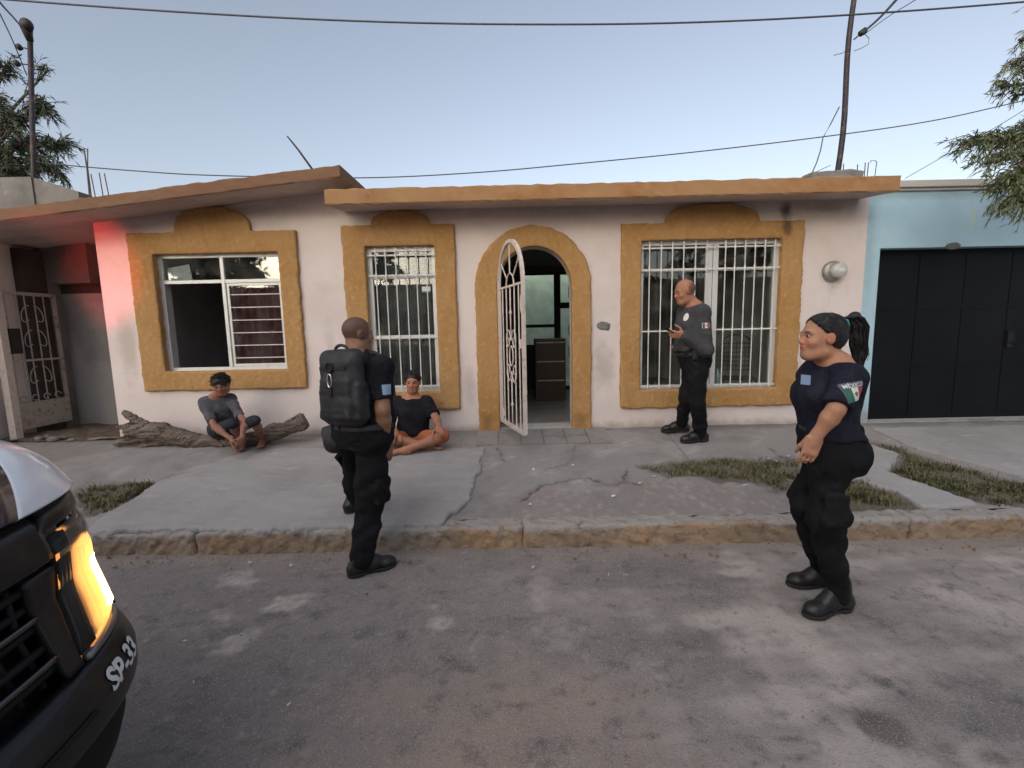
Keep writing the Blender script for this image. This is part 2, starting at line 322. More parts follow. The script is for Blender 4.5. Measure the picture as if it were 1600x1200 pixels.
# ------------------------------------------------------------------ implicit shapes (smooth unions) -> mesh by surface nets
class Fld:
    def __init__(s, lo, hi, h):
        s.h = h; s.lo = np.array(lo, dtype=np.float64); n = np.ceil((np.array(hi)-s.lo)/h).astype(int)+2; s.n = n
        s.ax = [(s.lo[i]+h*np.arange(n[i])).astype(np.float32) for i in range(3)]
        s.phi = np.full(n, .5, dtype=np.float32)
    def win(s, lo, hi):
        r = []
        for i in range(3):
            a = int(max(0, math.floor((lo[i]-s.lo[i])/s.h))); b = int(min(s.n[i], math.ceil((hi[i]-s.lo[i])/s.h)+1))
            r.append(slice(a, max(a, b)))
        w = tuple(r)
        return w, s.ax[0][w[0]][:, None, None], s.ax[1][w[1]][None, :, None], s.ax[2][w[2]][None, None, :]
    def comb(s, w, d, k, op='u'):
        a = s.phi[w]
        if a.size == 0: return
        if op == 'u':
            h = np.clip(.5+.5*(a-d)/k, 0, 1); s.phi[w] = a+(d-a)*h-k*h*(1-h)
        elif op == 's':                                  # carve d out
            d = -d; h = np.clip(.5-.5*(a-d)/k, 0, 1); s.phi[w] = a+(d-a)*h+k*h*(1-h)
        elif op == 'i': s.phi[w] = np.maximum(a, d)
    def rc(s, a, b, ra, rb, k=.02, op='u', sq=None):
        a = np.array(a, dtype=np.float32); b = np.array(b, dtype=np.float32); m = max(ra, rb)+k+.04
        w, x, y, z = s.win(np.minimum(a, b)-m, np.maximum(a, b)+m)
        ba = b-a; L2 = float(ba@ba)+1e-9; px, py, pz = x-a[0], y-a[1], z-a[2]
        t = np.clip((px*ba[0]+py*ba[1]+pz*ba[2])/L2, 0, 1)
        d = np.sqrt((px-t*ba[0])**2+(py-t*ba[1])**2+(pz-t*ba[2])**2)-(ra+(rb-ra)*t)
        s.comb(w, d, k, op); return s
    def ell(s, c, A, r, k=.02, op='u'):
        c = np.array(c, dtype=np.float32); m = max(r)+k+.04
        w, x, y, z = s.win(c-m, c+m); k0 = 0; k1 = 0; px, py, pz = x-c[0], y-c[1], z-c[2]
        for i in range(3):
            q = (px*A[i][0]+py*A[i][1]+pz*A[i][2])/r[i]; k0 = k0+q*q; k1 = k1+(q/r[i])**2
        k0 = np.sqrt(k0); k1 = np.sqrt(k1)+1e-6
        s.comb(w, k0*(k0-1)/k1, k, op); return s
    def box(s, c, A, hlf, rnd=.01, k=.01, op='u'):
        c = np.array(c, dtype=np.float32); m = float(np.linalg.norm(hlf))+k+.04
        w, x, y, z = s.win(c-m, c+m); px, py, pz = x-c[0], y-c[1], z-c[2]; o = 0; mx = None
        for i in range(3):
            q = np.abs(px*A[i][0]+py*A[i][1]+pz*A[i][2])-(hlf[i]-rnd); o = o+np.maximum(q, 0)**2; mx = q if mx is None else np.maximum(mx, q)
        s.comb(w, np.sqrt(o)+np.minimum(mx, 0)-rnd, k, op); return s
    def torso(s, o, A, T, k=.03, grow=0, cl=None):
        """A: right, forward, up; T rows: height, half width, half depth, forward offset"""
        T = np.array(T, dtype=np.float32); o = np.array(o, dtype=np.float32); m = float(np.abs(T[:, 0]).max())+.3
        w, x, y, z = s.win(o-m, o+m); px, py, pz = x-o[0], y-o[1], z-o[2]
        a, b, c = [px*v[0]+py*v[1]+pz*v[2] for v in A]
        c0, c1 = (T[0, 0], T[-1, 0]) if cl is None else cl
        cc = np.clip(c, c0, c1); sh = cc.shape; f = cc.ravel()
        def sp(j): return np.interp(f, T[:, 0], T[:, j]).reshape(sh).astype(np.float32)
        rx, ry, oy = sp(1)+grow, sp(2)+grow, sp(3)
        q = (np.abs(a/rx)**2.5+np.abs((b-oy)/ry)**2.5)**.4
        d2 = (q-1)*np.minimum(rx, ry); dc = c-cc
        d = np.where(dc == 0, d2, np.sqrt(np.maximum(d2, 0)**2+dc**2)+np.minimum(d2, 0)*0)
        s.comb(w, d.astype(np.float32), k); return s
    def cut(s, p, n):                                    # keep the side n points away from
        n = np.array(n, dtype=np.float32)
        d = (s.ax[0][:, None, None]-p[0])*n[0]+(s.ax[1][None, :, None]-p[1])*n[1]+(s.ax[2][None, None, :]-p[2])*n[2]
        s.phi = np.maximum(s.phi, d).astype(np.float32); return s
    def folds(s, amp, f=38, seed=0, flat=.45):
        g = np.random.default_rng(seed); x, y, z = s.ax[0][:, None, None], s.ax[1][None, :, None], s.ax[2][None, None, :]
        idx = np.nonzero(np.abs(s.phi) < .04); X, Y, Z = s.ax[0][idx[0]], s.ax[1][idx[1]], s.ax[2][idx[2]]; t = 0
        for i in range(5):
            v = g.normal(size=3); v[2] *= 1.0+flat; v /= np.linalg.norm(v); ff = f*(.6+.35*i); ph = g.uniform(0, 6.28)
            wv = g.normal(size=3)*f*.25
            t = t+np.sin(ff*(X*v[0]+Y*v[1]+Z*v[2])+ph+1.6*np.sin(X*wv[0]+Y*wv[1]+Z*wv[2]+i))/(1+.5*i)
        s.phi[idx] += (amp*t/1.6).astype(np.float32); return s
    def rough(s, amp, f, seed=0, oct=4):
        return s.folds(amp, f, seed, 0)
    def sample(s, P):
        q = (np.asarray(P)-s.lo)/s.h; q = np.clip(q, 0, s.n-2.001); i = q.astype(int); fr = q-i; out = 0
        for dx in (0, 1):
            for dy in (0, 1):
                for dz in (0, 1):
                    wt = (fr[:, 0] if dx else 1-fr[:, 0])*(fr[:, 1] if dy else 1-fr[:, 1])*(fr[:, 2] if dz else 1-fr[:, 2])
                    out = out+wt*s.phi[i[:, 0]+dx, i[:, 1]+dy, i[:, 2]+dz]
        return out
    def net(s):
        p = s.phi.copy(); p[[0, -1]] = np.maximum(p[[0, -1]], 1e-3); p[:, [0, -1]] = np.maximum(p[:, [0, -1]], 1e-3); p[:, :, [0, -1]] = np.maximum(p[:, :, [0, -1]], 1e-3)
        neg = p < 0; n = p.shape
        cnt = np.zeros((n[0]-1, n[1]-1, n[2]-1), dtype=np.int8)
        C8 = [(a, b, c) for a in (0, 1) for b in (0, 1) for c in (0, 1)]
        for a, b, c in C8: cnt += neg[a:n[0]-1+a, b:n[1]-1+b, c:n[2]-1+c]
        I = np.argwhere((cnt > 0) & (cnt < 8)); vid = np.full(cnt.shape, -1, dtype=np.int32); vid[tuple(I.T)] = np.arange(len(I))
        val = np.stack([p[I[:, 0]+a, I[:, 1]+b, I[:, 2]+c] for a, b, c in C8], 1); S = np.zeros((len(I), 3)); K = np.zeros(len(I))
        for i in range(8):
            for j in range(i+1, 8):
                A_, B_ = np.array(C8[i]), np.array(C8[j])
                if np.abs(A_-B_).sum() != 1: continue
                m = (val[:, i] < 0) != (val[:, j] < 0); t = np.where(m, val[:, i]/(val[:, i]-val[:, j]+1e-12), 0)
                S += m[:, None]*(A_+(B_-A_)*t[:, None]); K += m
        V = s.lo+s.h*(I+S/K[:, None]); Q = []
        for ax in range(3):
            u, v = (ax+1) % 3, (ax+2) % 3
            s0 = [slice(None)]*3; s1 = [slice(None)]*3; s0[ax] = slice(0, -1); s1[ax] = slice(1, None)
            E_ = np.argwhere(neg[tuple(s0)] != neg[tuple(s1)])
            E_ = E_[(E_[:, u] > 0) & (E_[:, v] > 0) & (E_[:, u] < n[u]-1) & (E_[:, v] < n[v]-1)]
            ins = neg[tuple(E_.T)]; du = np.zeros(3, int); dv = np.zeros(3, int); du[u] = 1; dv[v] = 1
            q = np.stack([vid[tuple((E_-du-dv).T)], vid[tuple((E_-dv).T)], vid[tuple(E_.T)], vid[tuple((E_-du).T)]], 1)
            q[~ins] = q[~ins][:, ::-1]; Q.append(q)
        Q = np.concatenate(Q); return V, Q[(Q >= 0).all(1)]
    def build(s, name, mat, parent=None, col=None, loc=None):
        V, Q = s.net(); return mesh(name, V, Q, mat, parent, True, None, col(V) if col else None, loc)

def vnoise(P, f, seed=0, octv=4):
    """smooth random field on points (N,2 or 3), about -1..1"""
    g = np.random.default_rng(seed+100); P = np.asarray(P, dtype=np.float64); t = np.zeros(len(P)); a = 1; tot = 0
    for o in range(octv):
        for i in range(3):
            v = g.normal(size=P.shape[1]); w = g.normal(size=P.shape[1])
            t += a*np.sin(f*(P@v)+g.uniform(0, 6.3)+1.5*np.sin(f*.7*(P@w)+g.uniform(0, 6.3)))
        tot += a*1.6; a *= .55; f *= 2.1
    return t/tot
def poly_d(x, y, poly):
    """signed distance to a polygon (negative inside), arrays"""
    P = np.array(poly, dtype=np.float64); d = np.full(x.shape, 1e9); ins = np.zeros(x.shape, bool)
    for i in range(len(P)):
        a, b = P[i], P[(i+1) % len(P)]; e = b-a; wx, wy = x-a[0], y-a[1]
        t = np.clip((wx*e[0]+wy*e[1])/(e@e+1e-12), 0, 1); d = np.minimum(d, (wx-e[0]*t)**2+(wy-e[1]*t)**2)
        c = ((a[1] > y) != (b[1] > y)) & (x < (b[0]-a[0])*(y-a[1])/(b[1]-a[1]+1e-12)+a[0]); ins ^= c
    d = np.sqrt(d); return np.where(ins, -d, d)
def seg_d(x, y, pl):
    d = np.full(x.shape, 1e9)
    for a, b in zip(pl[:-1], pl[1:]):
        e = np.array(b)-np.array(a); wx, wy = x-a[0], y-a[1]; t = np.clip((wx*e[0]+wy*e[1])/(e@e+1e-12), 0, 1)
        d = np.minimum(d, np.hypot(wx-e[0]*t, wy-e[1]*t))
    return d
def grid_faces(nx, ny):
    i = np.arange(nx-1)[:, None]*ny+np.arange(ny-1)[None]; i = i.ravel(); return np.stack([i, i+ny, i+ny+1, i+1], 1)
I3 = ((1, 0, 0), (0, 1, 0), (0, 0, 1))

# ================================================================== THE SETTING
# far ground, road, kerb, pavement
mesh('ground', [(-400, -400, -.03), (400, -400, -.03), (400, 400, -.03), (-400, 400, -.03)], [(0, 1, 2, 3)], MT['ground'])['kind'] = 'structure'
def road():
    xs = np.concatenate([np.linspace(-40, -4.2, 30), np.arange(-4.2, 5.6, .02), np.linspace(5.6, 40, 30)])
    ys = np.concatenate([np.linspace(-4.0, .6, 14), np.arange(.6, 3.19, .02)])
    X, Y = np.meshgrid(xs, ys, indexing='ij'); P = np.stack([X.ravel(), Y.ravel()], 1)
    n = vnoise(P, 1.3, 1); n2 = vnoise(P, 4, 2); n3 = vnoise(P, 11, 3)
    Z = .006*n+.003*n2+.0012*n3
    c = np.ones((len(P), 3))*np.array([.120, .113, .115]); x, y = P[:, 0], P[:, 1]; n4 = vnoise(P, 26, 7); n5 = vnoise(P, 70, 8, 3)
    def blend(m, colr):
        m = np.clip(m, 0, 1)[:, None]; c[:] = c*(1-m)+np.array(colr)*m
    big = vnoise(P*np.array([1, 1.6]), .9, 21); st = vnoise(P*np.array([.55, 2.2]), 3.2, 22); st2 = vnoise(P*np.array([1.8, .7]), 5, 23)
    blend(np.clip(.5+.6*n2+.5*n4, 0, .55), (.155, .145, .142)); blend(np.clip(n4+.5*n5-.25, 0, .7), (.085, .08, .082))
    # worn cement film and tyre-swept streaks on the right, warm headlamp glow painted into the middle foreground
    w_ = np.clip((x+.5)*.5, 0, 1)
    blend(w_*np.clip(.45+.9*st+.5*n2, 0, .85), (.20, .19, .183)); blend(w_*np.clip(st*1.3+.5*st2+.3*n4-.2, 0, .8), (.275, .262, .252)); blend(w_*np.clip(-st-.4*n2-.25, 0, .6), (.095, .09, .09))
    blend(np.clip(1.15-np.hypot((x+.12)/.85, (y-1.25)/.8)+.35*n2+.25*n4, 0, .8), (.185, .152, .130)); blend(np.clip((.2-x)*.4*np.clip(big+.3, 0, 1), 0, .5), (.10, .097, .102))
    cr_ = np.abs(vnoise(P, 1.7, 24, 3)); blend(np.clip(1-cr_/.010, 0, 1)*np.clip(vnoise(P, .8, 25)*2, 0, 1)*.75, (.05, .046, .046)); Z -= .004*np.clip(1-cr_/.010, 0, 1)*np.clip(vnoise(P, .8, 25)*2, 0, 1)
    # pale spilled-cement marks
    for (px, py, rx, ry, a, sg_) in [(372, 905, 30, 13, -.2, .8), (452, 943, 30, 14, -.25, .95), (352, 965, 24, 13, -.1, .7), (343, 955, 20, 9, 0, .4), (368, 1003, 34, 14, -.62, .9), (690, 973, 20, 10, .1, .85), (680, 946, 15, 9, 0, .6),
                                    (735, 948, 14, 6, 0, .4), (845, 930, 18, 34, 0, .5), (290, 1003, 9, 5, 0, .7), (872, 990, 26, 24, 0, .35), (1500, 940, 90, 26, 0, .4), (1180, 960, 60, 16, 0, .4), (1450, 985, 120, 22, 0, .4), (1180, 880, 60, 10, .1, .4)]:
        q = gz(px, py, 0); e1 = gz(px+rx, py+rx*math.tan(a)*.6, 0)-q; e2 = gz(px, py-ry, 0)-q
        A = np.array([[e1.x, e2.x], [e1.y, e2.y]]); uv = np.linalg.solve(A, np.stack([x-q.x, y-q.y]))
        r = np.hypot(uv[0], uv[1])+.5*n3+.4*n4+.3*n2+.2*n5; blend(np.clip((1.1-r)*1.6, 0, 1)*sg_*np.clip(.8+.5*n5, .3, 1), (.285, .27, .262))
    for (px, py, rx, ry, sg_) in [(1385, 1140, 44, 26, .75), (1560, 1185, 30, 14, .6), (1475, 1168, 20, 9, .5), (935, 906, 4, 3, 1), (1290, 960, 60, 20, .25)]:  # dark stains; the last is a contact shadow painted under the woman's feet
        q = gz(px, py, 0); e1 = (gz(px+rx, py, 0)-q).length; e2 = (gz(px, py-ry, 0)-q).length
        r = np.hypot((x-q.x)/e1, (y-q.y)/e2)+.3*n3; blend(np.clip((1-r)*2.4, 0, 1)*sg_, (.045, .033, .034))
    # sand and grit along the kerb foot
    blend(np.clip((y-2.92+.12*n2+.06*n3)*5, 0, .8), (.165, .145, .13))
    blend(np.clip(.55*n-.1, 0, .35), (.10, .095, .098))
    c *= np.array([1.08, 1.0, .94])*1.65
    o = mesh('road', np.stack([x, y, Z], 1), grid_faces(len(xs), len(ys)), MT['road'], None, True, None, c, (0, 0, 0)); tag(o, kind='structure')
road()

def kerb():
    root = bpy.data.objects.new('kerb', None); root.location = (0, 3.24, 0); put(root); tag(root, kind='structure')
    ends = [-7.5, -4.6, -2.35, .06, 2.9, 5.1, 7.6]
    for i, (a, b) in enumerate(zip(ends[:-1], ends[1:])):
        f = Fld((a-.03, 3.10, -.08), (b+.03, 3.38, .23), .0125)
        f.box(((a+b)/2, 3.245, .03), I3, ((b-a)/2-.003, .085, .135), .028)
        f.rough(.007, 55, 20+i); f.rough(.006, 17, 40+i); f.rough(.0035, 130, 60+i)
        def colr(V):
            n = vnoise(V, 5, 5); n2 = vnoise(V, 17, 6); face = np.clip((3.225-V[:, 1])*30, 0, 1)*np.clip((.15-V[:, 2])*30+n2*1.2, 0, 1)
            c = np.ones((len(V), 3))*np.array([.33, .305, .28])
            br = np.clip(.75+n*.5, 0, 1)*face; c = c*(1-br[:, None])+np.array([.28, .21, .15])*br[:, None]
            x = V[:, 0]; yl = np.exp(-((x+.13)/.24)**2)*.9+.75*np.exp(-((x-.92)/.18)**2)+.7*np.exp(-((x-1.45)/.18)**2)+.4*np.exp(-((x-3.1)/.6)**2)+.35*np.exp(-((x+2.2)/.5)**2)
            yl = np.clip(.95*yl*face*np.clip(.75+.9*n2, 0, 1), 0, 1)[:, None]; return c*(1-yl)+np.array([.42, .26, .13])*yl
        f.build('kerb_stone', MT['kerb'], root, colr)
kerb()

GRASS = {'mid': [(1000, 728), (1040, 722), (1130, 717), (1245, 716), (1262, 745), (1230, 768), (1180, 757), (1100, 745), (1040, 743)],
         'mid2': [(1318, 752), (1365, 757), (1405, 775), (1442, 797), (1316, 799)],
         'right': [(1352, 688), (1400, 697), (1430, 710), (1600, 758), (1640, 790), (1560, 791), (1500, 778), (1440, 757), (1388, 740), (1410, 712)],
         'left': [(128, 760), (190, 754), (248, 757), (200, 780), (140, 808), (128, 790)]}
GPOLY = {k: [tuple(sw(*q)[:2]) for q in v] for k, v in GRASS.items()}
CR = [[(812, 780), (840, 757), (870, 753), (905, 746), (925, 747), (955, 758), (975, 750), (978, 734)], [(955, 758), (985, 752), (1000, 755)], [(884, 727), (897, 704), (904, 690), (910, 672)], [(855, 732), (880, 726)],
      [(1200, 700), (1216, 712), (1240, 718)], [(590, 745), (640, 762), (700, 800)], [(778, 700), (790, 722)]]
CRACK = [[tuple(sw(*q)[:2]) for q in c] for c in CR]
def pavement():
    xs = np.concatenate([np.linspace(-30, -6.6, 30), np.arange(-6.6, 7.4, .016), np.linspace(7.4, 30, 30)]); ys = np.arange(3.30, 5.335, .016)
    X, Y = np.meshgrid(xs, ys, indexing='ij'); x, y = X.ravel(), Y.ravel(); P = np.stack([x, y], 1)
    n = vnoise(P, 2, 11); n2 = vnoise(P, 7, 12); n3 = vnoise(P, 25, 13)
    Z = sw_h(y)+.008*n+.0035*n2+.0016*n3
    c = np.ones((len(P), 3))*np.array([.29, .272, .262])
    def blend(m, colr):
        m = np.clip(m, 0, 1)[:, None]; c[:] = c*(1-m)+np.array(colr)*m
    blend(np.clip(.4+.8*n, 0, .7), (.25, .232, .222)); blend(np.clip(n2-.25, 0, 1)*1.3, (.35, .335, .32))
    # broken, earthy zone between the crack and the grass
    dz = poly_d(x, y, [tuple(sw(*q)[:2]) for q in [(740, 800), (830, 762), (950, 760), (1000, 745), (1250, 765), (1240, 812), (760, 822)]])
    m = np.clip(-(dz+.07*n2)*14, 0, 1); blend(m*.75, (.245, .208, .192)); Z -= m*.012
    blend(m*np.clip(n3-.1, 0, 1)*.8, (.36, .33, .31))
    for k in GPOLY:
        d = poly_d(x, y, GPOLY[k]); m = np.clip(-(d+.05*n2-.05)*14, 0, 1); blend(m*.9, (.115, .095, .07)); Z -= m*.015
    # darker strip along the foot of the wall, dirty passage mouth
    blend(np.clip((y-5.12+.1*n2)*5, 0, .6), (.12, .108, .10)); blend(np.clip((-4.1-x)*.9+.4*n2, 0, .75), (.17, .155, .145))
    for i, pl in enumerate(CRACK):
        d = seg_d(x+.02*n3+.018*n2, y+.018*vnoise(P, 30, 15), pl); wd_ = (.011, .008, .006, .006, .006, .006, .006)[i]
        m = np.clip(1.6-d/wd_, 0, 1); Z -= m*.02; blend(m*.85, (.045, .038, .034)); blend(np.clip(1-d/.05, 0, 1)*.25, (.13, .115, .105))
    for jx in (1.72, 3.62):                              # straight joints between the pours on the right
        m = np.clip(1.5-np.abs(x-jx-(y-4.3)*.06)/.006, 0, 1)*(y > 4.35); Z -= m*.008; blend(m*.6, (.07, .06, .055))
    o = mesh('pavement', np.stack([x, y, Z], 1), grid_faces(len(xs), len(ys)), MT['walk'], None, True, None, c, (0, 4.3, .2)); tag(o, kind='structure')
    # tiles let into the pavement before the door
    g = bpy.data.meshes.new('tile'); bx = MB().box((-.121, -.121, 0), (.121, .121, .022)); g.from_pydata(bx.v, [], bx.f); g.materials.append(MT['tile'])
    for j in range(2):
        for i in range(6):
            t = bpy.data.objects.new('tile', g); put(t, o)
            Yc = 5.165-.25*j; t.location = Vector((-.29+.25*i+random.uniform(-.002, .002), Yc, sw_h(Yc)-.009+random.uniform(0, .004)))-o.location
            t.rotation_euler = (math.atan(SWS), random.uniform(-.006, .006), random.uniform(-.01, .01))
pavement()

def ramp():
    pl = [tuple(sw(*q)[:2]) for q in [(160, 817), (250, 757), (330, 728), (440, 700), (760, 700), (742, 760), (720, 800), (690, 812)]]
    pl[0] = (pl[0][0], 3.185); pl[-1] = (pl[-1][0], 3.19); pl.insert(0, (pl[-1][0]-1.2, 3.175))
    lo = np.min(pl, 0); hi = np.max(pl, 0)
    f = Fld((lo[0]-.08, lo[1]-.08, .08), (hi[0]+.08, hi[1]+.08, sw_h(hi[1])+.08), .0155)
    x, y, z = np.meshgrid(*f.ax, indexing='ij'); x2, y2 = x[:, :, 0], y[:, :, 0]; P = np.stack([x2.ravel(), y2.ravel()], 1)
    n = (vnoise(P, 12, 31)*.022+vnoise(P, 45, 32)*.014).reshape(x2.shape); d = poly_d(x2, y2, pl)+n
    tp = sw_h(y2)+.040-np.clip((y2-4.1)*.04, 0, .03)+(vnoise(P, 2.5, 33)*.006+vnoise(P*np.array([1, 3]), 9, 35)*.004).reshape(x2.shape); bt = tp-.055
    f.phi = np.maximum(np.maximum(d[:, :, None], z-tp[:, :, None]), bt[:, :, None]-z).astype(np.float32)
    w = np.minimum(d[:, :, None], 0); rr = .02; a = np.maximum(d[:, :, None]+rr, 0); b = np.maximum(z-tp[:, :, None]+rr, 0)
    f.phi = np.maximum(f.phi, np.sqrt(a*a+b*b)-rr).astype(np.float32)
    o = f.build('concrete_ramp', MT['slab'], None); tag(o, kind='structure')
ramp()

def driveway():                                         # neighbour's concrete apron on the right
    pl = [tuple(sw(*q)[:2]) for q in [(1362, 672), (1700, 664), (1700, 745), (1600, 748), (1430, 704)]]
    pl2 = [tuple(sw(*q)[:2]) for q in [(1345, 690), (1405, 712), (1385, 738), (1445, 760), (1535, 790), (1440, 796), (1405, 772), (1330, 748), (1322, 700)]]
    for nm, p, th in (('driveway', pl, .028), ('concrete_path', pl2, .024)):
        lo = np.min(p, 0); hi = np.max(p, 0); hi[1] = min(hi[1], 5.32)
        f = Fld((lo[0]-.06, lo[1]-.06, sw_h(lo[1])-.06), (hi[0]+.06, hi[1]+.06, sw_h(hi[1])+.06), .018)
        x, y, z = np.meshgrid(*f.ax, indexing='ij'); x2, y2 = x[:, :, 0], y[:, :, 0]; P = np.stack([x2.ravel(), y2.ravel()], 1)
        d = poly_d(x2, y2, p)+(vnoise(P, 10, 41)*.02).reshape(x2.shape); tp = sw_h(y2)+th+(vnoise(P, 3, 43)*.005).reshape(x2.shape)
        f.phi = np.maximum(np.maximum(d[:, :, None], z-tp[:, :, None]), tp[:, :, None]-.06-z).astype(np.float32)
        f.build(nm, MT['slab'] if nm == 'driveway' else MT['slab'], None)['kind'] = 'structure'
driveway()

def grass(nm, poly, n, hgt, green):
    P = np.array(poly); lo, hi = P.min(0), P.max(0); pts = []
    while len(pts) < n:
        q = RNG.uniform(lo, hi, size=(n*2, 2)); d = poly_d(q[:, 0], q[:, 1], poly)+vnoise(q, 9, 51)*.07; dens = np.clip(-d/.14+.10, 0, 1)*np.clip(.35+1.3*vnoise(q, 6, 52)+.5*vnoise(q, 22, 53), .03, 1)
        q = q[RNG.uniform(size=len(q)) < dens]; pts += q.tolist()
    p = np.array(pts[:n]); a = RNG.uniform(0, 6.28, n); h = hgt*RNG.uniform(.3, 1.2, n)*np.where(RNG.uniform(size=n) < .03, 2.2, 1); ln = RNG.uniform(.2, 1.5, n)*h; w = RNG.uniform(.0016, .0034, n)
    z = sw_h(p[:, 1])-.012; dx, dy = np.cos(a), np.sin(a); sx, sy = -dy*w, dx*w
    b = RNG.uniform(0, 6.28, n)*0+a
    V = np.stack([np.stack([p[:, 0]-sx, p[:, 1]-sy, z], 1), np.stack([p[:, 0]+sx, p[:, 1]+sy, z], 1),
                  np.stack([p[:, 0]+dx*ln*.4+sx*.8, p[:, 1]+dy*ln*.4+sy*.8, z+h*.65], 1), np.stack([p[:, 0]+dx*ln*.4-sx*.8, p[:, 1]+dy*ln*.4-sy*.8, z+h*.65], 1),
                  np.stack([p[:, 0]+dx*ln, p[:, 1]+dy*ln, z+h*.9], 1)], 1)
    i = np.arange(n)[:, None]*5; Fq = np.concatenate([i+np.array([[0, 1, 2]]), i+np.array([[0, 2, 3]]), i+np.array([[3, 2, 4]])])
    c = np.array([.105, .118, .058])*RNG.uniform(.6, 1.3, (n, 1)); dry = RNG.uniform(size=(n, 1)) > green; c = np.where(dry, np.array([.24, .205, .12])*RNG.uniform(.6, 1.2, (n, 1)), c)
    o = mesh('grass', V.reshape(-1, 3), Fq, MT['grass'], None, False, None, np.repeat(c, 5, 0)); tag(o, kind='stuff')
    return o
tag(grass('grass', GPOLY['mid'], 4200, .045, .5), 'worn strip of short grass in the pavement before the barred double window', 'grass')
tag(grass('grass', GPOLY['mid2'], 1800, .06, .45), 'dry tuft of grass at the kerb behind the woman officer', 'grass')
tag(grass('grass', GPOLY['right'], 7000, .05, .55), 'longest band of grass, beside the driveway of the blue house', 'grass')
tag(grass('grass', GPOLY['left'], 3000, .04, .4), 'dark patch of low grass left of the concrete ramp, beside the truck', 'grass')

# ---------------------------------------------------------------- the house
HOUSE = thing('house', (0, WALL, .4), 'single-storey cream house with ochre window surrounds and flat roof slabs', 'house')
def rect(x0, x1, z0, z1): return [(x0, z0), (x1, z0), (x1, z1), (x0, z1)]
WL = dict(x0=-4.02, x1=-2.60, z0=1.18, z1=2.51); WMI = dict(x0=-1.63, x1=-.84, z0=.88, z1=2.55); WR = dict(x0=1.49, x1=3.085, z0=.845, z1=2.55)
DX0, DX1, DZ0, DSP = -.15, .705, .43, 2.06              # door: sides, threshold, spring of the arch
DR = (DX1-DX0)/2; DC = (DX0+DX1)/2
ARCH = [(DX0, DZ0-.1)]+[(DC-DR*math.cos(t), DSP+DR*1.07*math.sin(t)) for t in np.linspace(0, math.pi, 25)]+[(DX1, DZ0-.1)]
def plate(name, outer, holes, y0, y1, mat, parent):
    bm = bmesh.new()
    for lp in [outer]+holes:
        vs = [bm.verts.new((x, y0, z)) for x, z in lp]
        for i in range(len(vs)): bm.edges.new((vs[i], vs[(i+1) % len(vs)]))
    r = bmesh.ops.triangle_fill(bm, edges=bm.edges[:], use_beauty=True)
    fs = [g for g in r['geom'] if isinstance(g, bmesh.types.BMFace)]
    for f in fs:
        f.normal_update()
        if f.normal.y > 0: f.normal_flip()
    e = bmesh.ops.extrude_face_region(bm, geom=fs); bmesh.ops.translate(bm, verts=[g for g in e['geom'] if isinstance(g, bmesh.types.BMVert)], vec=(0, y1-y0, 0))
    bmesh.ops.recalc_face_normals(bm, faces=bm.faces[:])
    V = [v.co.copy() for v in bm.verts]; bm.verts.index_update(); Fc = [tuple(v.index for v in f.verts) for f in bm.faces]; bm.free()
    return mesh(name, V, Fc, mat, parent)
win_holes = [rect(w['x0'], w['x1'], w['z0'], w['z1']) for w in (WL, WMI, WR)]
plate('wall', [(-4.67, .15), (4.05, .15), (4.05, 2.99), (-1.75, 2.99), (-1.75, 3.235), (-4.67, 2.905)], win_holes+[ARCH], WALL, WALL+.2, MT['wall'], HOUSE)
MB().box((-4.67, WALL+.2, .15), (-4.47, 10.5, 2.9)).build('side_wall', MT['wall'], HOUSE)
MB().box((3.85, WALL+.2, .15), (4.05, 10.5, 2.96)).build('side_wall', MT['wall'], HOUSE)

def slab(name, x0, x1, zf0, zf1, th, rise, yf, yb, parent, fm='fascia'):
    """roof slab: front lower edge zf0..zf1 from x0 to x1, soffit climbs by rise to the wall; lower face is soffit material"""
    nx = int((x1-x0)/.07); X = np.linspace(x0, x1, nx); ys = [yf, yf+.012, (yf+WALL)/2, WALL+.1, yb]; V = []; Fc = []; mi = []
    for i, x in enumerate(X):
        t = (x-x0)/(x1-x0); z = zf0+(zf1-zf0)*t; j = lambda s=.005: random.uniform(-s, s)
        dz = [.012, 0, rise*.5, rise*1.05, rise*1.05]
        ring = [(x+j(.002), y+j(.004), z+d+j(.003)) for y, d in zip(ys, dz)]+[(x, yb, z+th+rise*1.05), (x+j(.002), yf+.02+j(.006), z+th+j(.007)), (x, yf+j(.005), z+th-.012+j(.006)), (x, yf+j(.004), z+th*.45+j(.004))]
        V += ring
    k = 9
    for i in range(nx-1):
        for q in range(k):
            a = i*k+q; b = i*k+(q+1) % k; Fc.append((a, b, b+k, a+k)); mi.append(1 if 1 <= q <= 3 else 0)
    Fc.append(tuple(range(k))[::-1]); mi.append(0); Fc.append(tuple((nx-1)*k+q for q in range(k))); mi.append(0)
    return mesh(name, V, Fc, [MT[fm], MT['soffit']], parent, False, mi)
slab('roof_slab', -1.84, 3.93, 2.865, 2.885, .155, .075, 4.75, 8.8, HOUSE)
slab('roof_slab', -6.6, -1.67, 2.62, 3.13, .125, .06, 4.75, 8.8, HOUSE, 'fascia_old')

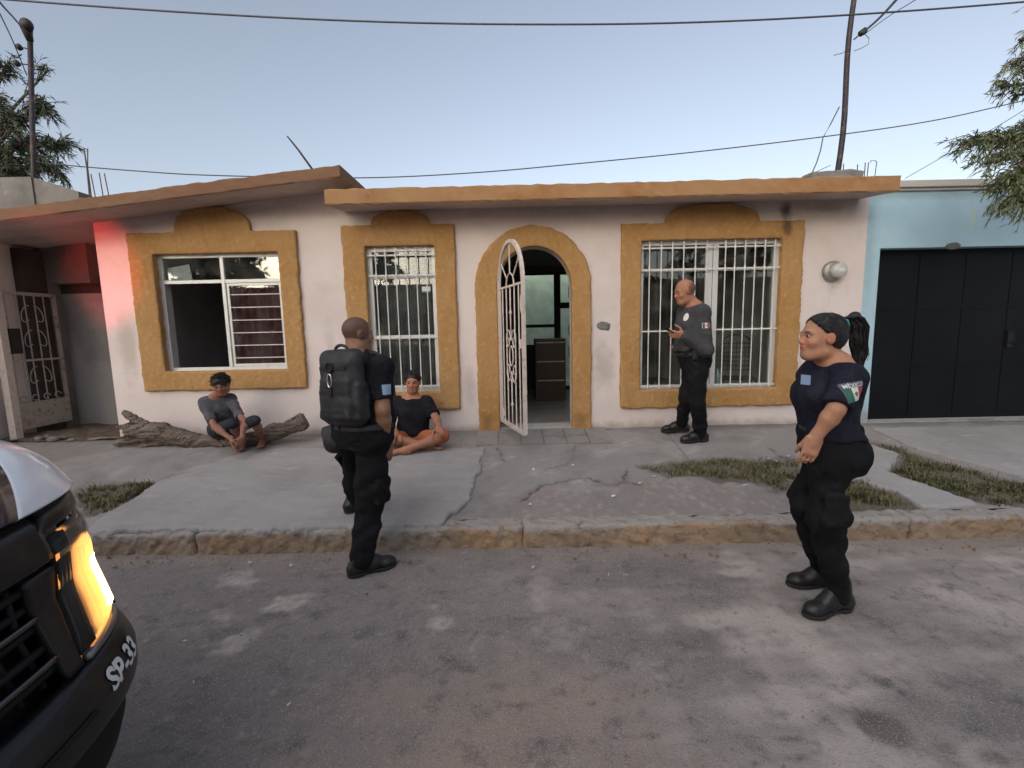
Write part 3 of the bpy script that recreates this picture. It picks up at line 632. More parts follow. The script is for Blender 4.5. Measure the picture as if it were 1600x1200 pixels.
def surround(name, w, m, arch=None, door=False):
    """proud ochre stucco band round an opening; arch: (centre x, half width, rise)"""
    if door: x0, x1, z0, z1 = -.40, .925, .36, 2.80
    else: x0, x1, z0, z1 = m
    f = Fld((x0-.06, WALL-.085, z0-.06), (x1+.06, WALL+.055, z1+(.36 if arch else .06)), .0145)
    X, Z = np.meshgrid(f.ax[0], f.ax[2], indexing='ij')
    if door:
        cx = (x0+x1)/2; hw = (x1-x0)/2; sp = 2.06
        out = [(x0, z0)]+[(cx-hw*math.cos(t), sp+hw*1.03*math.sin(t)) for t in np.linspace(0, math.pi, 30)]+[(x1, z0)]
        inn = [(a, b if b > .5 else .2) for a, b in ARCH]
        inn = [(DX0+.004, .2)]+[(DC-(DR-.004)*math.cos(t), DSP+(DR*1.07-.004)*math.sin(t)) for t in np.linspace(0, math.pi, 25)]+[(DX1-.004, .2)]
    else:
        ac, ah, ar = arch
        top = [(ac+ah*math.cos(t), z1+ar*(math.sin(t)**.75)) for t in np.linspace(0, math.pi, 21)]
        out = [(x0, z0), (x1, z0), (x1, z1)]+top+[(x0, z1)]; inn = rect(w['x0']+.004, w['x1']-.004, w['z0']+.004, w['z1']-.004)
    P = np.stack([X.ravel(), Z.ravel()], 1); nn = (vnoise(P, 14, int(x0*7) % 50)*.006+vnoise(P, 45, 3)*.0045).reshape(X.shape)
    d = np.maximum(poly_d(X, Z, out)+nn, -poly_d(X, Z, inn)+nn*.25)
    face = WALL-.048+(vnoise(P, 26, 5)*.003+vnoise(P, 60, 6)*.006+vnoise(P, 9, 8)*.002).reshape(X.shape)
    Yg = f.ax[1][None, :, None]; rr = .011; a = np.maximum(d[:, None, :]+rr, 0); b = np.maximum(face[:, None, :]-Yg+rr, 0)
    f.phi = np.maximum(np.maximum(d[:, None, :], np.sqrt(a*a+b*b)-rr), Yg-(WALL+.035)).astype(np.float32)
    return f.build(name, MT['ochre'], HOUSE)
surround('window_surround', WL, (-4.29, -2.39, .955, 2.745), (-3.32, .43, .27))
surround('window_surround', WMI, (-1.88, -.61, .67, 2.775), (-1.21, .33, .155))
surround('window_surround', WR, (1.265, 3.325, .635, 2.735), (2.28, .53, .20))
surround('door_surround', None, None, None, True)

def frame_rect(mb, x0, x1, z0, z1, w, y0, y1):
    mb.box((x0, y0, z0), (x0+w, y1, z1)).box((x1-w, y0, z0), (x1, y1, z1)).box((x0+w, y0, z0), (x1-w, y1, z0+w)).box((x0+w, y0, z1-w), (x1-w, y1, z1))
FY0, FY1 = WALL+.045, WALL+.085
def pane(parent, x0, x1, z0, z1, y=None):
    y = y or (FY0+FY1)/2; a = random.uniform(-.002, .002)
    MB().hexa([(x0, y+a, z0), (x1, y-a, z0), (x1, y-a+.004, z0), (x0, y+a+.004, z0), (x0, y+a, z1), (x1, y-a, z1), (x1, y-a+.004, z1), (x0, y+a+.004, z1)]).build('pane', MT['glass'], parent)
def curtain(name, mat, x0, x1, z0, z1, y, parent, amp=.018, n=60):
    V = []; ph = random.uniform(0, 6)
    for i in range(n):
        x = x0+(x1-x0)*i/(n-1)
        for z in np.linspace(z0, z1, 6): V.append((x, y+amp*math.sin(i*.75+ph)+.5*amp*math.sin(i*.31+z*2), z))
    o = mesh(name, V, grid_faces(n, 6), mat, parent, True); s = o.modifiers.new('s', 'SOLIDIFY'); s.thickness = .003; return o
def wempty(x0, x1, z0): 
    o = bpy.data.objects.new('window', None); o.location = Vector(((x0+x1)/2, 0, z0))-Vector((HOUSE.location.x, 0, HOUSE.location.z)); put(o, HOUSE); return o

# left window: aluminium, upper lights over an open left half and a louvred, curtained right half
w = WL; W1 = wempty(w['x0'], w['x1'], w['z0']); mx = -3.30; tz = 2.205
mb = MB(); frame_rect(mb, w['x0'], w['x1'], w['z0'], w['z1'], .038, FY0, FY1); mb.box((mx-.02, FY0-.003, w['z0']+.038), (mx+.02, FY1, w['z1']-.038))
mb.box((w['x0']+.038, FY0, tz-.02), (mx-.02, FY1, tz+.02)).box((mx+.02, FY0, tz-.02), (w['x1']-.038, FY1, tz+.02)); mb.build('frame', MT['frame'], W1, bevel=.003)
mb = MB(); frame_rect(mb, mx+.022, w['x1']-.04, w['z0']+.04, tz-.022, .03, FY0+.012, FY1-.004); mb.build('sash', MT['frame'], W1, bevel=.002)
pane(W1, w['x0']+.038, mx-.02, tz+.02, w['z1']-.038); pane(W1, mx+.02, w['x1']-.038, tz+.02, w['z1']-.038); pane(W1, mx+.05, w['x1']-.07, w['z0']+.07, tz-.05)
for i in range(6):
    z = w['z0']+.14+i*.146; MB().tube([(mx+.055, FY0-.004, z), (w['x1']-.06, FY0-.004, z)], .0055, 6).build('security_bar', MT['bars'], W1)
curtain('curtain', MT['curtain_red'], mx+.02, w['x1']-.03, w['z0']+.02, tz, FY1+.07, W1)
MB().hexa([(w['x0']+.05, FY1+.02, tz+.03), (w['x0']+.33, FY1+.02, tz+.03), (w['x0']+.33, FY1+.024, tz+.03), (w['x0']+.05, FY1+.024, tz+.03), (w['x0']+.05, FY1+.03, tz+.17), (w['x0']+.30, FY1+.03, tz+.21), (w['x0']+.30, FY1+.034, tz+.21), (w['x0']+.05, FY1+.034, tz+.17)]).build('cardboard_sheet', MT['paper'], W1)

def grille(parent, x0, x1, z0, z1, n, rails, y, x_in=.0):
    for i in range(n):
        x = x0+(x1-x0)*(i+.5)/n+random.uniform(-.003, .003); pts = []; rad = []
        zs = sorted(set([z0, z1-.03]+[r+d for r in rails for d in (-.035, -.012, .012, .035)])); zs = [q for q in zs if z0 <= q <= z1-.02]
        for q in zs:
            near = min(abs(q-r) for r in rails); pts.append((x, y, q)); rad.append(.0115 if near < .02 else .0068)
        pts.append((x, y, z1)); rad.append(.002)
        MB().tube(pts, rad, 6).build('security_bar', MT['bars'], parent, True)
    for r in rails: MB().box((x0-x_in, y+.004, r-.008), (x1+x_in, y+.014, r+.008)).build('grille_rail', MT['bars'], parent)
# middle window
w = WMI; W2 = wempty(w['x0'], w['x1'], w['z0']); tz = 2.215; mb = MB(); frame_rect(mb, w['x0'], w['x1'], w['z0'], w['z1'], .055, FY0, FY1); mb.box((w['x0']+.055, FY0, tz-.022), (w['x1']-.055, FY1, tz+.022)).box((w['x0']+.055, FY0, 1.50), (w['x1']-.055, FY1, 1.545)); mb.build('frame', MT['frame'], W2, bevel=.003)
pane(W2, w['x0']+.055, w['x1']-.055, tz+.022, w['z1']-.055); pane(W2, w['x0']+.055, w['x1']-.055, 1.545, tz-.022); pane(W2, w['x0']+.055, w['x1']-.055, w['z0']+.055, 1.50)
grille(W2, w['x0']+.05, w['x1']-.05, w['z0']+.02, w['z1']-.005, 6, [2.45, 2.225, 1.52, .95], WALL-.005, .04)
curtain('curtain', MT['curtain_grey'], w['x0']+.02, w['x1']-.02, w['z0'], w['z1'], FY1+.10, W2, .022, 46)
MB().box((-1.02, FY0+.01, 2.03), (-.92, FY0+.014, 2.10)).build('sticker', MT['white'], W2); MB().box((-1.02, FY0+.0095, 2.03), (-.92, FY0+.0135, 2.045)).build('sticker', MT['teal'], W2)
# right double window
w = WR; W3 = wempty(w['x0'], w['x1'], w['z0']); mx = 2.335; tz = 2.225; mb = MB(); frame_rect(mb, w['x0'], w['x1'], w['z0'], w['z1'], .05, FY0, FY1); mb.box((mx-.075, FY0-.003, w['z0']+.05), (mx-.004, FY1, w['z1']-.05)).box((mx+.004, FY0-.003, w['z0']+.05), (mx+.065, FY1, w['z1']-.05))
for a, b in ((w['x0']+.05, mx-.075), (mx+.065, w['x1']-.05)):
    mb.box((a, FY0, tz-.018), (b, FY1, tz+.018))
mb.build('frame', MT['frame'], W3, bevel=.003)
for a, b in ((w['x0']+.05, mx-.075), (mx+.065, w['x1']-.05)):
    pane(W3, a, b, tz+.018, w['z1']-.05); pane(W3, a, b, w['z0']+.05, tz-.018)
grille(W3, w['x0']+.04, mx-.03, w['z0']+.01, w['z1']+.005, 6, [2.465, 2.225, 1.53, .885], WALL-.01, .03)
grille(W3, mx+.06, w['x1']-.02, w['z0']+.01, w['z1']+.005, 6, [2.467, 2.227, 1.535, .887], WALL-.012, .03)

# iron gate leaf in the doorway, swung out
def gate_leaf():
    root = bpy.data.objects.new('gate', None); root.location = Vector((-.125, WALL-.06, .54))-HOUSE.location; put(root, HOUSE)
    h0 = Vector((-.125, WALL-.06, .54)); d = (Vector((.125, 4.47, .54))-h0); W = d.length; d.normalize(); UP = Vector((0, 0, 1)); nrm = d.cross(UP)
    def q(s, z, o=0): return h0+d*s+UP*z+nrm*o
    sp = 1.50; r = W/2
    def arc(cx, cz, rx, rz, t0, t1, n=18): return [q(cx+rx*math.cos(t), cz+rz*math.sin(t)) for t in np.linspace(t0, t1, n)]
    fr = MB(); pts = [q(0, 0)]+[q(0, z) for z in np.linspace(.2, sp, 8)]+arc(r, sp, -r, r*1.12, 0, math.pi, 25)[1:-1]+[q(W, z) for z in np.linspace(sp, .0, 9)]
    for a, b in zip(pts[:-1], pts[1:]): fr.beam(a-(b-a).normalized()*.004, b+(b-a).normalized()*.004, .036, .034, nrm)
    fr.beam(q(0, 0), q(W, 0), .036, .034, nrm); fr.build('frame', MT['gate'], root)
    MB().beam(q(.015, sp), q(W-.015, sp), .022, .012, nrm).build('rail', MT['gate'], root)
    for i in range(5):
        s = W*(i+1)/6; z0, z1 = .015, sp-.012; tw = .0075
        if i == 2:
            for (za, zb) in ((z0, .52), (1.0, z1)): MB().tube([q(s, z) for z in (za, za+.17, za+.205, za+.225, za+.245, za+.28, zb)], [tw, tw, tw, .02, tw, tw, tw], 8).build('gate_bar', MT['gate'], root, True)
        elif i in (1, 3):
            for (za, zb) in ((z0, .50), (1.03, z1)): MB().tube([q(s, za), q(s, zb)], tw, 6).build('gate_bar', MT['gate'], root)
        else: MB().tube([q(s, z0), q(s, z1)], tw, 6).build('gate_bar', MT['gate'], root)
    sm = MB().tube(arc(r, sp, .13, .13, 0, math.pi, 16), .008, 6); sm.build('sun_arc', MT['gate'], root)
    for t in (R(38), R(90), R(142)): MB().tube([q(r+.13*math.cos(t), sp+.13*math.sin(t)), q(r+(r-.02)*math.cos(t), sp+(r*1.12-.02)*math.sin(t))], .0075, 6).build('sun_ray', MT['gate'], root)
    def scroll(cx, cz, sx, sz):
        P = []
        for t in np.linspace(0, 1, 40):
            a = t*math.pi*2.3; rr = .085*(1-.72*t); P.append(q(cx+sx*(rr*math.cos(a)-.085)*-1, cz+sz*(rr*1.5*math.sin(a))))
        return P
    for sx in (-1, 1):
        MB().tube(arc(r+sx*.105, .765, .045*-sx*-1, .27, -math.pi/2, math.pi/2, 20) , .0075, 6).build('oval_side', MT['gate'], root)
        MB().tube(scroll(r+sx*.01, .93, sx, 1), .0072, 6).build('scroll', MT['gate'], root); MB().tube(scroll(r+sx*.01, .60, sx, -1), .0072, 6).build('scroll', MT['gate'], root)
        MB().tube(arc(r, .765, .062*sx, .105, -math.pi/2, math.pi/2, 14), .0072, 6).build('ring_side', MT['gate'], root)
    for (cx, cz, sz) in ((.06, .06, 1), (W-.06, 1.40, -1)):
        P = [q(cx+.035*math.cos(t*5)*(1-t*.6), cz+sz*(.16*t)+.035*math.sin(t*5)) for t in np.linspace(0, 1, 26)]; MB().tube(P, .0065, 6).build('scroll', MT['gate'], root)
    MB().box((0, 0, 0), (.05, .03, .09)).build('lock_box', MT['gate'], None).name = 'tmp'
    t = bpy.data.objects['tmp']; t.parent = root; t.name = 'lock_box'; t.location = q(W-.055, .86)-h0
    for z in (.25, 1.3): MB().lathe(q(-.028, z), [(.016, -.05), (.016, .05)], 8).build('hinge', MT['gate'], root)
gate_leaf()

# rooms behind the wall (seen only through the openings): floor, back walls, partition, ceiling
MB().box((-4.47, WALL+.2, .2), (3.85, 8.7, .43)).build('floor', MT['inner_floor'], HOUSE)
MB().box((DX0-.05, WALL-.02, .2), (DX1+.05, WALL+.21, .432)).build('threshold', MT['cornice'], HOUSE)
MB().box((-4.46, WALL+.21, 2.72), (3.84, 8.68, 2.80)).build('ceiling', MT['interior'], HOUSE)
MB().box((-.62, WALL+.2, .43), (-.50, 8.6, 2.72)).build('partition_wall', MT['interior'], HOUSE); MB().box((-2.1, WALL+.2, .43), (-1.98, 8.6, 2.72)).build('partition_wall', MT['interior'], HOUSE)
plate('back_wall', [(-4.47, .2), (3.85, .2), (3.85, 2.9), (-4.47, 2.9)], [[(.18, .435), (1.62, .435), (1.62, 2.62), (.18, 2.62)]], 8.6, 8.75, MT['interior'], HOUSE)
BD = bpy.data.objects.new('back_door', None); BD.location = Vector((.9, 8.66, .44))-HOUSE.location; put(BD, HOUSE)
mb = MB(); frame_rect(mb, .18, 1.62, .436, 2.615, .045, 8.63, 8.68); mb.box((.82, 8.63, .48), (.94, 8.68, 2.57)).box((.225, 8.632, 1.60), (.82, 8.678, 1.66)).box((.94, 8.632, 1.95), (1.575, 8.678, 2.06)).box((.225, 8.634, 1.22), (.82, 8.676, 1.28)); mb.build('frame', MT['darkiron'], BD)
for a, b, c, d in ((.225, .82, 1.66, 2.57), (.225, .82, 1.28, 1.60), (.94, 1.575, 2.06, 2.57), (.94, 1.575, .48, 1.95)): MB().box((a, 8.655, c), (b, 8.659, d)).build('pane', MT['glass'], BD)
MB().box((.225, 8.64, .48), (.82, 8.67, 1.22)).build('kick_panel', MT['darkiron'], BD)
for zc in (2.3, 1.6, 1.2):
    for sx in (-1, 1):
        P = [(1.2+sx*(.02+.11*math.sin(t*2.2)*(1-.3*t)), 8.625, zc+.19*math.cos(t*3.0)) for t in np.linspace(0, 2.2, 20)]; MB().tube(P, .008, 6).build('scroll', MT['darkiron'], BD)
MB().box((-4.67, 10.4, .2), (4.05, 10.55, 3.3)).build('patio_wall', MT['patio'], HOUSE)
MB().box((-4.47, 8.75, .2), (3.85, 10.4, .41)).build('patio_floor', MT['cornice'], HOUSE)
# grey hole with broken plaster, smoke stain fitting, nails
f = Fld((.96, WALL-.03, 1.5), (1.2, WALL+.03, 1.72), .006); f.ell((1.07, WALL, 1.61), I3, (.078, .012, .05)).rough(.006, 70, 3); f.ell((1.12, WALL+.002, 1.59), I3, (.03, .01, .045), .01); f.build('mortar_patch', MT['concrete'], HOUSE)

# ================================================================== things on and around the house
# electricity meter
def meter():
    c = at(1301, 424, WALL); r = thing('electricity_meter', (c.x, WALL, c.z-.15), 'round glass electricity meter on the cream wall beside the blue house', 'meter')
    MB().lathe((c.x-.02, WALL-.012, c.z), [(.112, 0), (.115, .03), (.10, .05)], 20, (0, -1, 0)).build('socket_ring', MT['meter'], r, True)
    MB().lathe((c.x, WALL-.05, c.z), [(.085, 0), (.084, .05), (.078, .08), (.062, .095), (0.001, .10)], 20, (0, -1, 0)).build('glass_dome', MT['clear'], r, True)
    MB().lathe((c.x, WALL-.05, c.z), [(.088, 0), (.090, .012), (.086, .02)], 20, (0, -1, 0)).build('clamp_band', MT['meter'], r, True)
    MB().box((c.x-.03, WALL-.1525, c.z-.02), (c.x+.03, WALL-.150, c.z+.02)).build('dial_plate', MT['white'], r)
meter()

# blue house on the right
BH = thing('blue_house', (6.5, WALL, .4), 'pale blue house with a wide black garage door and grey cornice', 'house')
plate('wall', [(4.055, .15), (12, .15), (12, 3.06), (4.055, 3.06)], [rect(4.225, 7.6, .385, 2.415)], WALL+.012, WALL+.3, MT['blue'], BH)
mb = MB(); mb.box((3.97, WALL-.05, 3.06), (12.05, WALL+1.2, 3.135)).box((4.02, WALL-.02, 3.03), (12.02, WALL+1.0, 3.058)); mb.build('cornice', MT['cornice'], BH, bevel=.008)
MB().box((4.06, WALL+1.2, 2.9), (12, 11, 3.05)).build('roof', MT['concrete'], BH); MB().box((4.06, WALL+.3, .15), (4.26, 11, 2.9)).build('side_wall', MT['blue'], BH)
GD = bpy.data.objects.new('garage_door', None); GD.location = Vector((5.9, WALL+.16, .39))-BH.location; put(GD, BH)
mb = MB(); frame_rect(mb, 4.226, 7.598, .40, 2.413, .05, WALL+.15, WALL+.19); mb.build('frame', MT['garage'], GD)
for i in range(6):
    x0 = 4.277+i*.545; MB().box((x0, WALL+.158, .45), (x0+.535, WALL+.178, 2.362)).build('panel', MT['garage'], GD)
MB().box((5.93, WALL+.135, 1.25), (5.99, WALL+.157, 1.45)).build('lock_plate', MT['darkiron'], GD); MB().tube([(5.96, WALL+.13, 1.30), (5.96, WALL+.10, 1.32), (5.96, WALL+.10, 1.42), (5.96, WALL+.13, 1.44)], .008, 6).build('handle', MT['darkiron'], GD)
for z in (1.05, 1.72): MB().box((4.277, WALL+.152, z), (7.54, WALL+.157, z+.03)).build('stiffener', MT['garage'], GD)
MB().box((4.1, WALL-.03, .15), (7.75, WALL+.15, .405)).build('apron_step', MT['cornice'], BH)
f = Fld((4.9, WALL-.03, 2.38), (5.2, WALL+.03, 2.5), .008); f.ell((5.05, WALL+.01, 2.42), I3, (.085, .012, .045)).rough(.006, 60, 4); f.build('mortar_patch', MT['concrete'], BH)

# passage on the left: back wall, side wall, dark lintel zone
PW = thing('boundary_wall', (-5.4, 6.2, .3), 'grey plastered wall closing the passage left of the house', 'wall')
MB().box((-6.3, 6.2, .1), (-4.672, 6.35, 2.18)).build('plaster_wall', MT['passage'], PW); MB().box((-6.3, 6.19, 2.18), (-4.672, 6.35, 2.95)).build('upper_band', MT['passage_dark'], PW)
PS = thing('boundary_wall', (-6.25, 5.4, .3), 'cream end wall at the far left behind the iron gate, red light on it', 'wall')
MB().box((-6.5, 4.9, .1), (-6.1, 6.19, 2.74)).build('plaster_wall', MT['wall'], PS)
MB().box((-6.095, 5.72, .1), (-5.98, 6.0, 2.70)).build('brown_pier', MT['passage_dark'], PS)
def passage_ground():
    xs = np.arange(-7.5, -4.6, .05); ys = np.arange(5.2, 6.3, .05); X, Y = np.meshgrid(xs, ys, indexing='ij'); P = np.stack([X.ravel(), Y.ravel()], 1)
    Z = .395+vnoise(P, 5, 3)*.02+.012; mesh('passage_floor', np.stack([P[:, 0], P[:, 1], Z], 1), grid_faces(len(xs), len(ys)), MT['earth'], None, True)['kind'] = 'structure'
passage_ground()
def iron_gate():
    g = thing('iron_gate', (-5.93, 5.36, .42), 'old cream iron gate with scrollwork at the far left, standing open', 'gate')
    X = -5.93; Y0, Y1 = 5.38, 6.02; zb, zt = .50, 2.16
    MB().box((X-.04, Y0-.09, .40), (X+.04, Y0-.01, 2.2)).build('post', MT['gate'], g)
    mb = MB(); mb.box((X-.015, Y0, zb), (X+.015, Y0+.035, zt)).box((X-.015, Y1-.035, zb), (X+.015, Y1, zt)).box((X-.014, Y0+.035, zb), (X+.014, Y1-.035, zb+.04)).box((X-.014, Y0+.035, zt-.04), (X+.014, Y1-.035, zt)).box((X-.013, Y0+.035, .78), (X+.013, Y1-.035, .82)).box((X-.013, Y0+.035, 1.32), (X+.013, Y1-.035, 1.345)); mb.build('frame', MT['rustgate'], g)
    MB().box((X-.006, Y0+.035, zb+.04), (X+.006, Y1-.035, .78)).build('kick_panel', MT['rustgate'], g)
    for i in range(4):
        y = Y0+.035+(Y1-Y0-.07)*(i+1)/5; MB().tube([(X, y, .82), (X, y, zt-.04)], .007, 6).build('gate_bar', MT['rustgate'], g)
    for i in range(4):
        y = Y0+.08+i*.14; P = [(X+.012, y+.04*math.cos(t), .87+.035*math.sin(t)) for t in np.linspace(0, 5.2, 16)]; MB().tube(P, .006, 6).build('scroll', MT['rustgate'], g)
    for zc in (1.15, 1.6, 1.9):
        for s in (-1, 1):
            P = [(X+.012, 5.70+s*(.03+.10*math.sin(t)), zc+.10*math.cos(t*1.3)) for t in np.linspace(0, 3.0, 18)]; MB().tube(P, .006, 6).build('scroll', MT['rustgate'], g)
    MB().box((X+.016, Y0+.0, 1.42), (X+.05, Y0+.12, 1.72)).build('lock_box', MT['darkiron'], g)
iron_gate()
for i, (px, py, s) in enumerate([(62, 688, .05), (85, 690, .07), (100, 686, .05), (112, 689, .04), (74, 684, .035)]):
    q = sw(px, py); f = Fld((q.x-.12, q.y-.12, q.z-.06), (q.x+.12, q.y+.12, q.z+.12), .01); f.ell((q.x, q.y, q.z+s*.4), I3, (s, s*.8, s*.6)).rough(.01, 30, i); o = f.build('stone', MT['concrete'])
    tag(o, 'grey rubble stone on the ground at the foot of the old iron gate', 'stone', 'rubble stones by the old gate')

# grey concrete parapet of the next house, far left
NP = thing('neighbour_house', (-8.2, 6.6, .2), 'bare grey concrete roof edge behind the ochre slab at far left', 'house')
a = at(0, 275, 6.0); b = at(48, 276, 6.0); c = at(122, 300, 7.6)
mb = MB(); mb.hexa([(-11, 6.0, .1), (b.x, 6.0, .1), (b.x-.35, 7.9, .1), (-11, 7.9, .1), (-11, 6.0, a.z), (b.x, 6.0, b.z), (b.x-.05, 7.9, b.z), (-11, 7.9, a.z)]); mb.build('wall', MT['concrete'], NP)
c0 = at(48, 277, 6.02); c1 = at(122, 299, 6.02); mb = MB(); mb.hexa([(b.x+.002, 6.02, 2.3), (c1.x, 6.02, 2.3), (c1.x, 6.2, 2.3), (b.x+.002, 6.2, 2.3), (b.x+.002, 6.02, c0.z), (c1.x, 6.02, c1.z), (c1.x, 6.2, c1.z), (b.x+.002, 6.2, c0.z)]); mb.build('sloped_parapet', MT['concrete'], NP)

# service masts
def mast_left():
    Y = 6.6; b = at(53, 282, Y); t = at(47, 62, Y); r = thing('service_mast', (b.x, Y, b.z), 'grey steel service mast with weatherhead at left, among willow leaves', 'mast')
    MB().tube([b-Vector((0, 0, .8)), b, t], .029, 12).build('pipe', MT['mast'], r, True)
    MB().tube([t-Vector((0, 0, .02)), t+Vector((0, -.02, .06)), t+Vector((.02, -.05, .12)), t+Vector((.06, -.08, .14)), t+Vector((.10, -.10, .09))], [.036, .05, .066, .07, .05], 12).build('weatherhead', MT['mast'], r, True)
    for dz, dx in ((-.10, -.14), (-.3, -.2)):
        c = t+Vector((dx, -.02, dz)); MB().lathe(c, [(.02, -.03), (.038, -.02), (.038, .02), (.02, .03)], 10, (1, 0, .3)).build('insulator', MT['mast'], r, True); MB().tube([c, t+Vector((0, 0, dz-.02))], .008, 5).build('bracket', MT['mast'], r)
    return t
ML = mast_left()
def mast_right():
    Y = 6.0; b = at(1309, 268, Y); t = at(1347, -130, Y); r = thing('service_mast', (b.x, Y, b.z-.1), 'tall leaning dark pipe mast on the roof above the right window', 'mast')
    P = [b.lerp(t, k)+Vector((.02*math.sin(k*9), 0, 0)) for k in np.linspace(0, 1, 14)]; MB().tube([b-Vector((0, 0, .25))]+P, [.033]+list(np.linspace(.033, .027, 14)), 10).build('pipe', MT['mast'], r, True)
    q = at(1348, 50, Y-.1); MB().lathe(q, [(.01, -.05), (.034, -.035), (.034, .035), (.01, .05)], 10, (1, 0, .7)).build('insulator', MT['darkiron'], r, True)
    MB().tube([q, at(1334, 62, Y)], .008, 5).build('bracket', MT['mast'], r)
    for pts, rad in (([(1314, 162), (1298, 195), (1284, 215), (1283, 235), (1276, 255), (1268, 272)], .007), ([(1348, 50), (1360, 60), (1358, 70), (1345, 76), (1333, 80)], .004), ([(1324, 145), (1324, 170), (1317, 200)], .004), ([(1330, 72), (1318, 84), (1300, 87)], .004), ([(1300, 257), (1285, 264), (1272, 270)], .004)):
        P = [at(x, y, Y-.05) for x, y in pts]; Q = [(P[max(0, i-1)]*.15+P[i]*.7+P[min(len(P)-1, i+1)]*.15) for i in range(len(P))]; MB().tube(Q, rad, 5).build('cable', MT['wire'], r)
    return b, q
MRb, MRq = mast_right()
zt = at(1310, 264, 5.85).z; f = Fld((at(1255, 270, 5.9).x, 5.75, zt-.25), (at(1362, 270, 5.9).x, 6.35, zt+.1), .016); xa, xb = at(1268, 270, 5.9).x, at(1349, 270, 5.9).x
f.box(((xa+xb)/2, 6.05, zt-.08), I3, ((xb-xa)/2, .2, .08), .02); f.rough(.012, 22, 9); tag(f.build('concrete_base', MT['concrete']), 'rough grey concrete lump on the roof round the leaning mast', 'concrete block')
for i, (x0, y0, x1, y1, Y, rr) in enumerate([(1318, 256, 1318, 270, 6.2, .006), (1340, 257, 1340, 270, 6.2, .006), (1352, 254, 1351, 272, 6.2, .006), (1357, 254, 1355, 272, 6.2, .006)]):
    tag(MB().tube([at(x0, y0, Y), at(x1, y1, Y)-Vector((0, 0, .15))], rr, 6).build('rebar', MT['rebar']), 'short rusty rebar end standing from the roof right of the leaning mast', 'rebar', 'rebar stubs by the leaning mast')
P = [at(x, y, 6.2) for x, y in ((1366, 273), (1370, 253), (1367, 251), (1361, 251), (1360, 254))]; P[0].z -= .15
tag(MB().tube(P, .005, 6).build('rebar', MT['rebar']), 'hooked rebar end on the roof above the blue house border', 'rebar')
Y = 6.1
tag(MB().tube([at(131, 232, Y), at(136, 262, Y), at(139, 300, Y)-Vector((0, 0, .1))], [.007, .009, .009], 6).build('rebar', MT['rebar']), 'tallest rebar at left, bent double rod above the ochre slab', 'rebar')
tag(MB().tube([at(137, 232, Y+.06), at(137, 262, Y+.06), at(142, 300, Y+.06)-Vector((0, 0, .1))], .006, 6).build('rebar', MT['rebar']), 'thin rod standing against the tallest rebar at left', 'rebar')
for x0, y0, x1, y1 in ((142, 272, 148, 298), (155, 270, 160, 297), (163, 271, 169, 296)):
    tag(MB().tube([at(x0, y0, Y), at(x1, y1, Y)-Vector((0, 0, .1))], .006, 6).build('rebar', MT['rebar']), 'short thin rebar stub right of the tallest one at left', 'rebar', 'short rebar stubs at left')
P = [at(449, 213, 5.6), at(466, 234, 5.6), at(484, 259, 5.6)]; P.append(P[-1]+(P[-1]-P[0]).normalized()*.12)
tag(MB().tube(P, [.009, .012, .014, .014], 6).build('leaning_rod', MT['mast']), 'dark rod leaning above the peak of the left roof slab', 'rod')

# overhead wires
def wire(pts, r, label, Y0, Y1=None, nm='overhead_wire'):
    Y1 = Y0 if Y1 is None else Y1; n = len(pts); C = [at(x, y, Y0+(Y1-Y0)*i/(n-1)) for i, (x, y) in enumerate(pts)]; Q = []
    for i in range(n-1):
        p0, p1, p2, p3 = C[max(0, i-1)], C[i], C[i+1], C[min(n-1, i+2)]
        for t in np.linspace(0, 1, 7)[:-1]:
            Q.append(.5*((2*p1)+(p2-p0)*t+(2*p0-5*p1+4*p2-p3)*t*t+(3*p1-p0-3*p2+p3)*t**3))
    Q.append(C[-1]); return tag(MB().tube(Q, r, 5).build(nm, MT['wire'], None, True), label, 'wire')
wire([(-260, -26), (20, 0), (300, 20), (560, 33), (800, 38), (1050, 36), (1300, 25), (1600, 3), (1900, -26)], .0075, 'topmost thick cable crossing the whole sky above the street', 4.2)
wire([(57, 252), (90, 257), (210, 267), (330, 274), (560, 278), (740, 270), (900, 256), (1100, 236), (1300, 212), (1450, 190), (1575, 163), (1800, 110)], .0085, 'lower cable running behind the roofs from left mast to right tree', 6.6, 7.5)
wire([(1347, 52), (1372, 30), (1400, 0), (1460, -70)], .012, 'black service cable dropping to the leaning mast', 5.9, 3.5)
wire([(1349, 55), (1385, 28), (1430, 0), (1500, -45)], .004, 'thin grey wire beside the service cable at the leaning mast', 5.9, 3.6)
wire([(1414, 279), (1470, 247), (1540, 208), (1600, 172), (1720, 95)], .0045, 'thin slanting wire passing behind the right tree leaves', 7.0, 6.0)
wire([(39, 48), (18, 24), (0, 4), (-60, -70)], .010, 'upper service cable meeting the weatherhead at left', 6.5, 4.5)
wire([(42, 118), (20, 64), (0, 22), (-40, -60)], .006, 'lower service cable at left passing through the willow leaves', 6.5, 4.5)

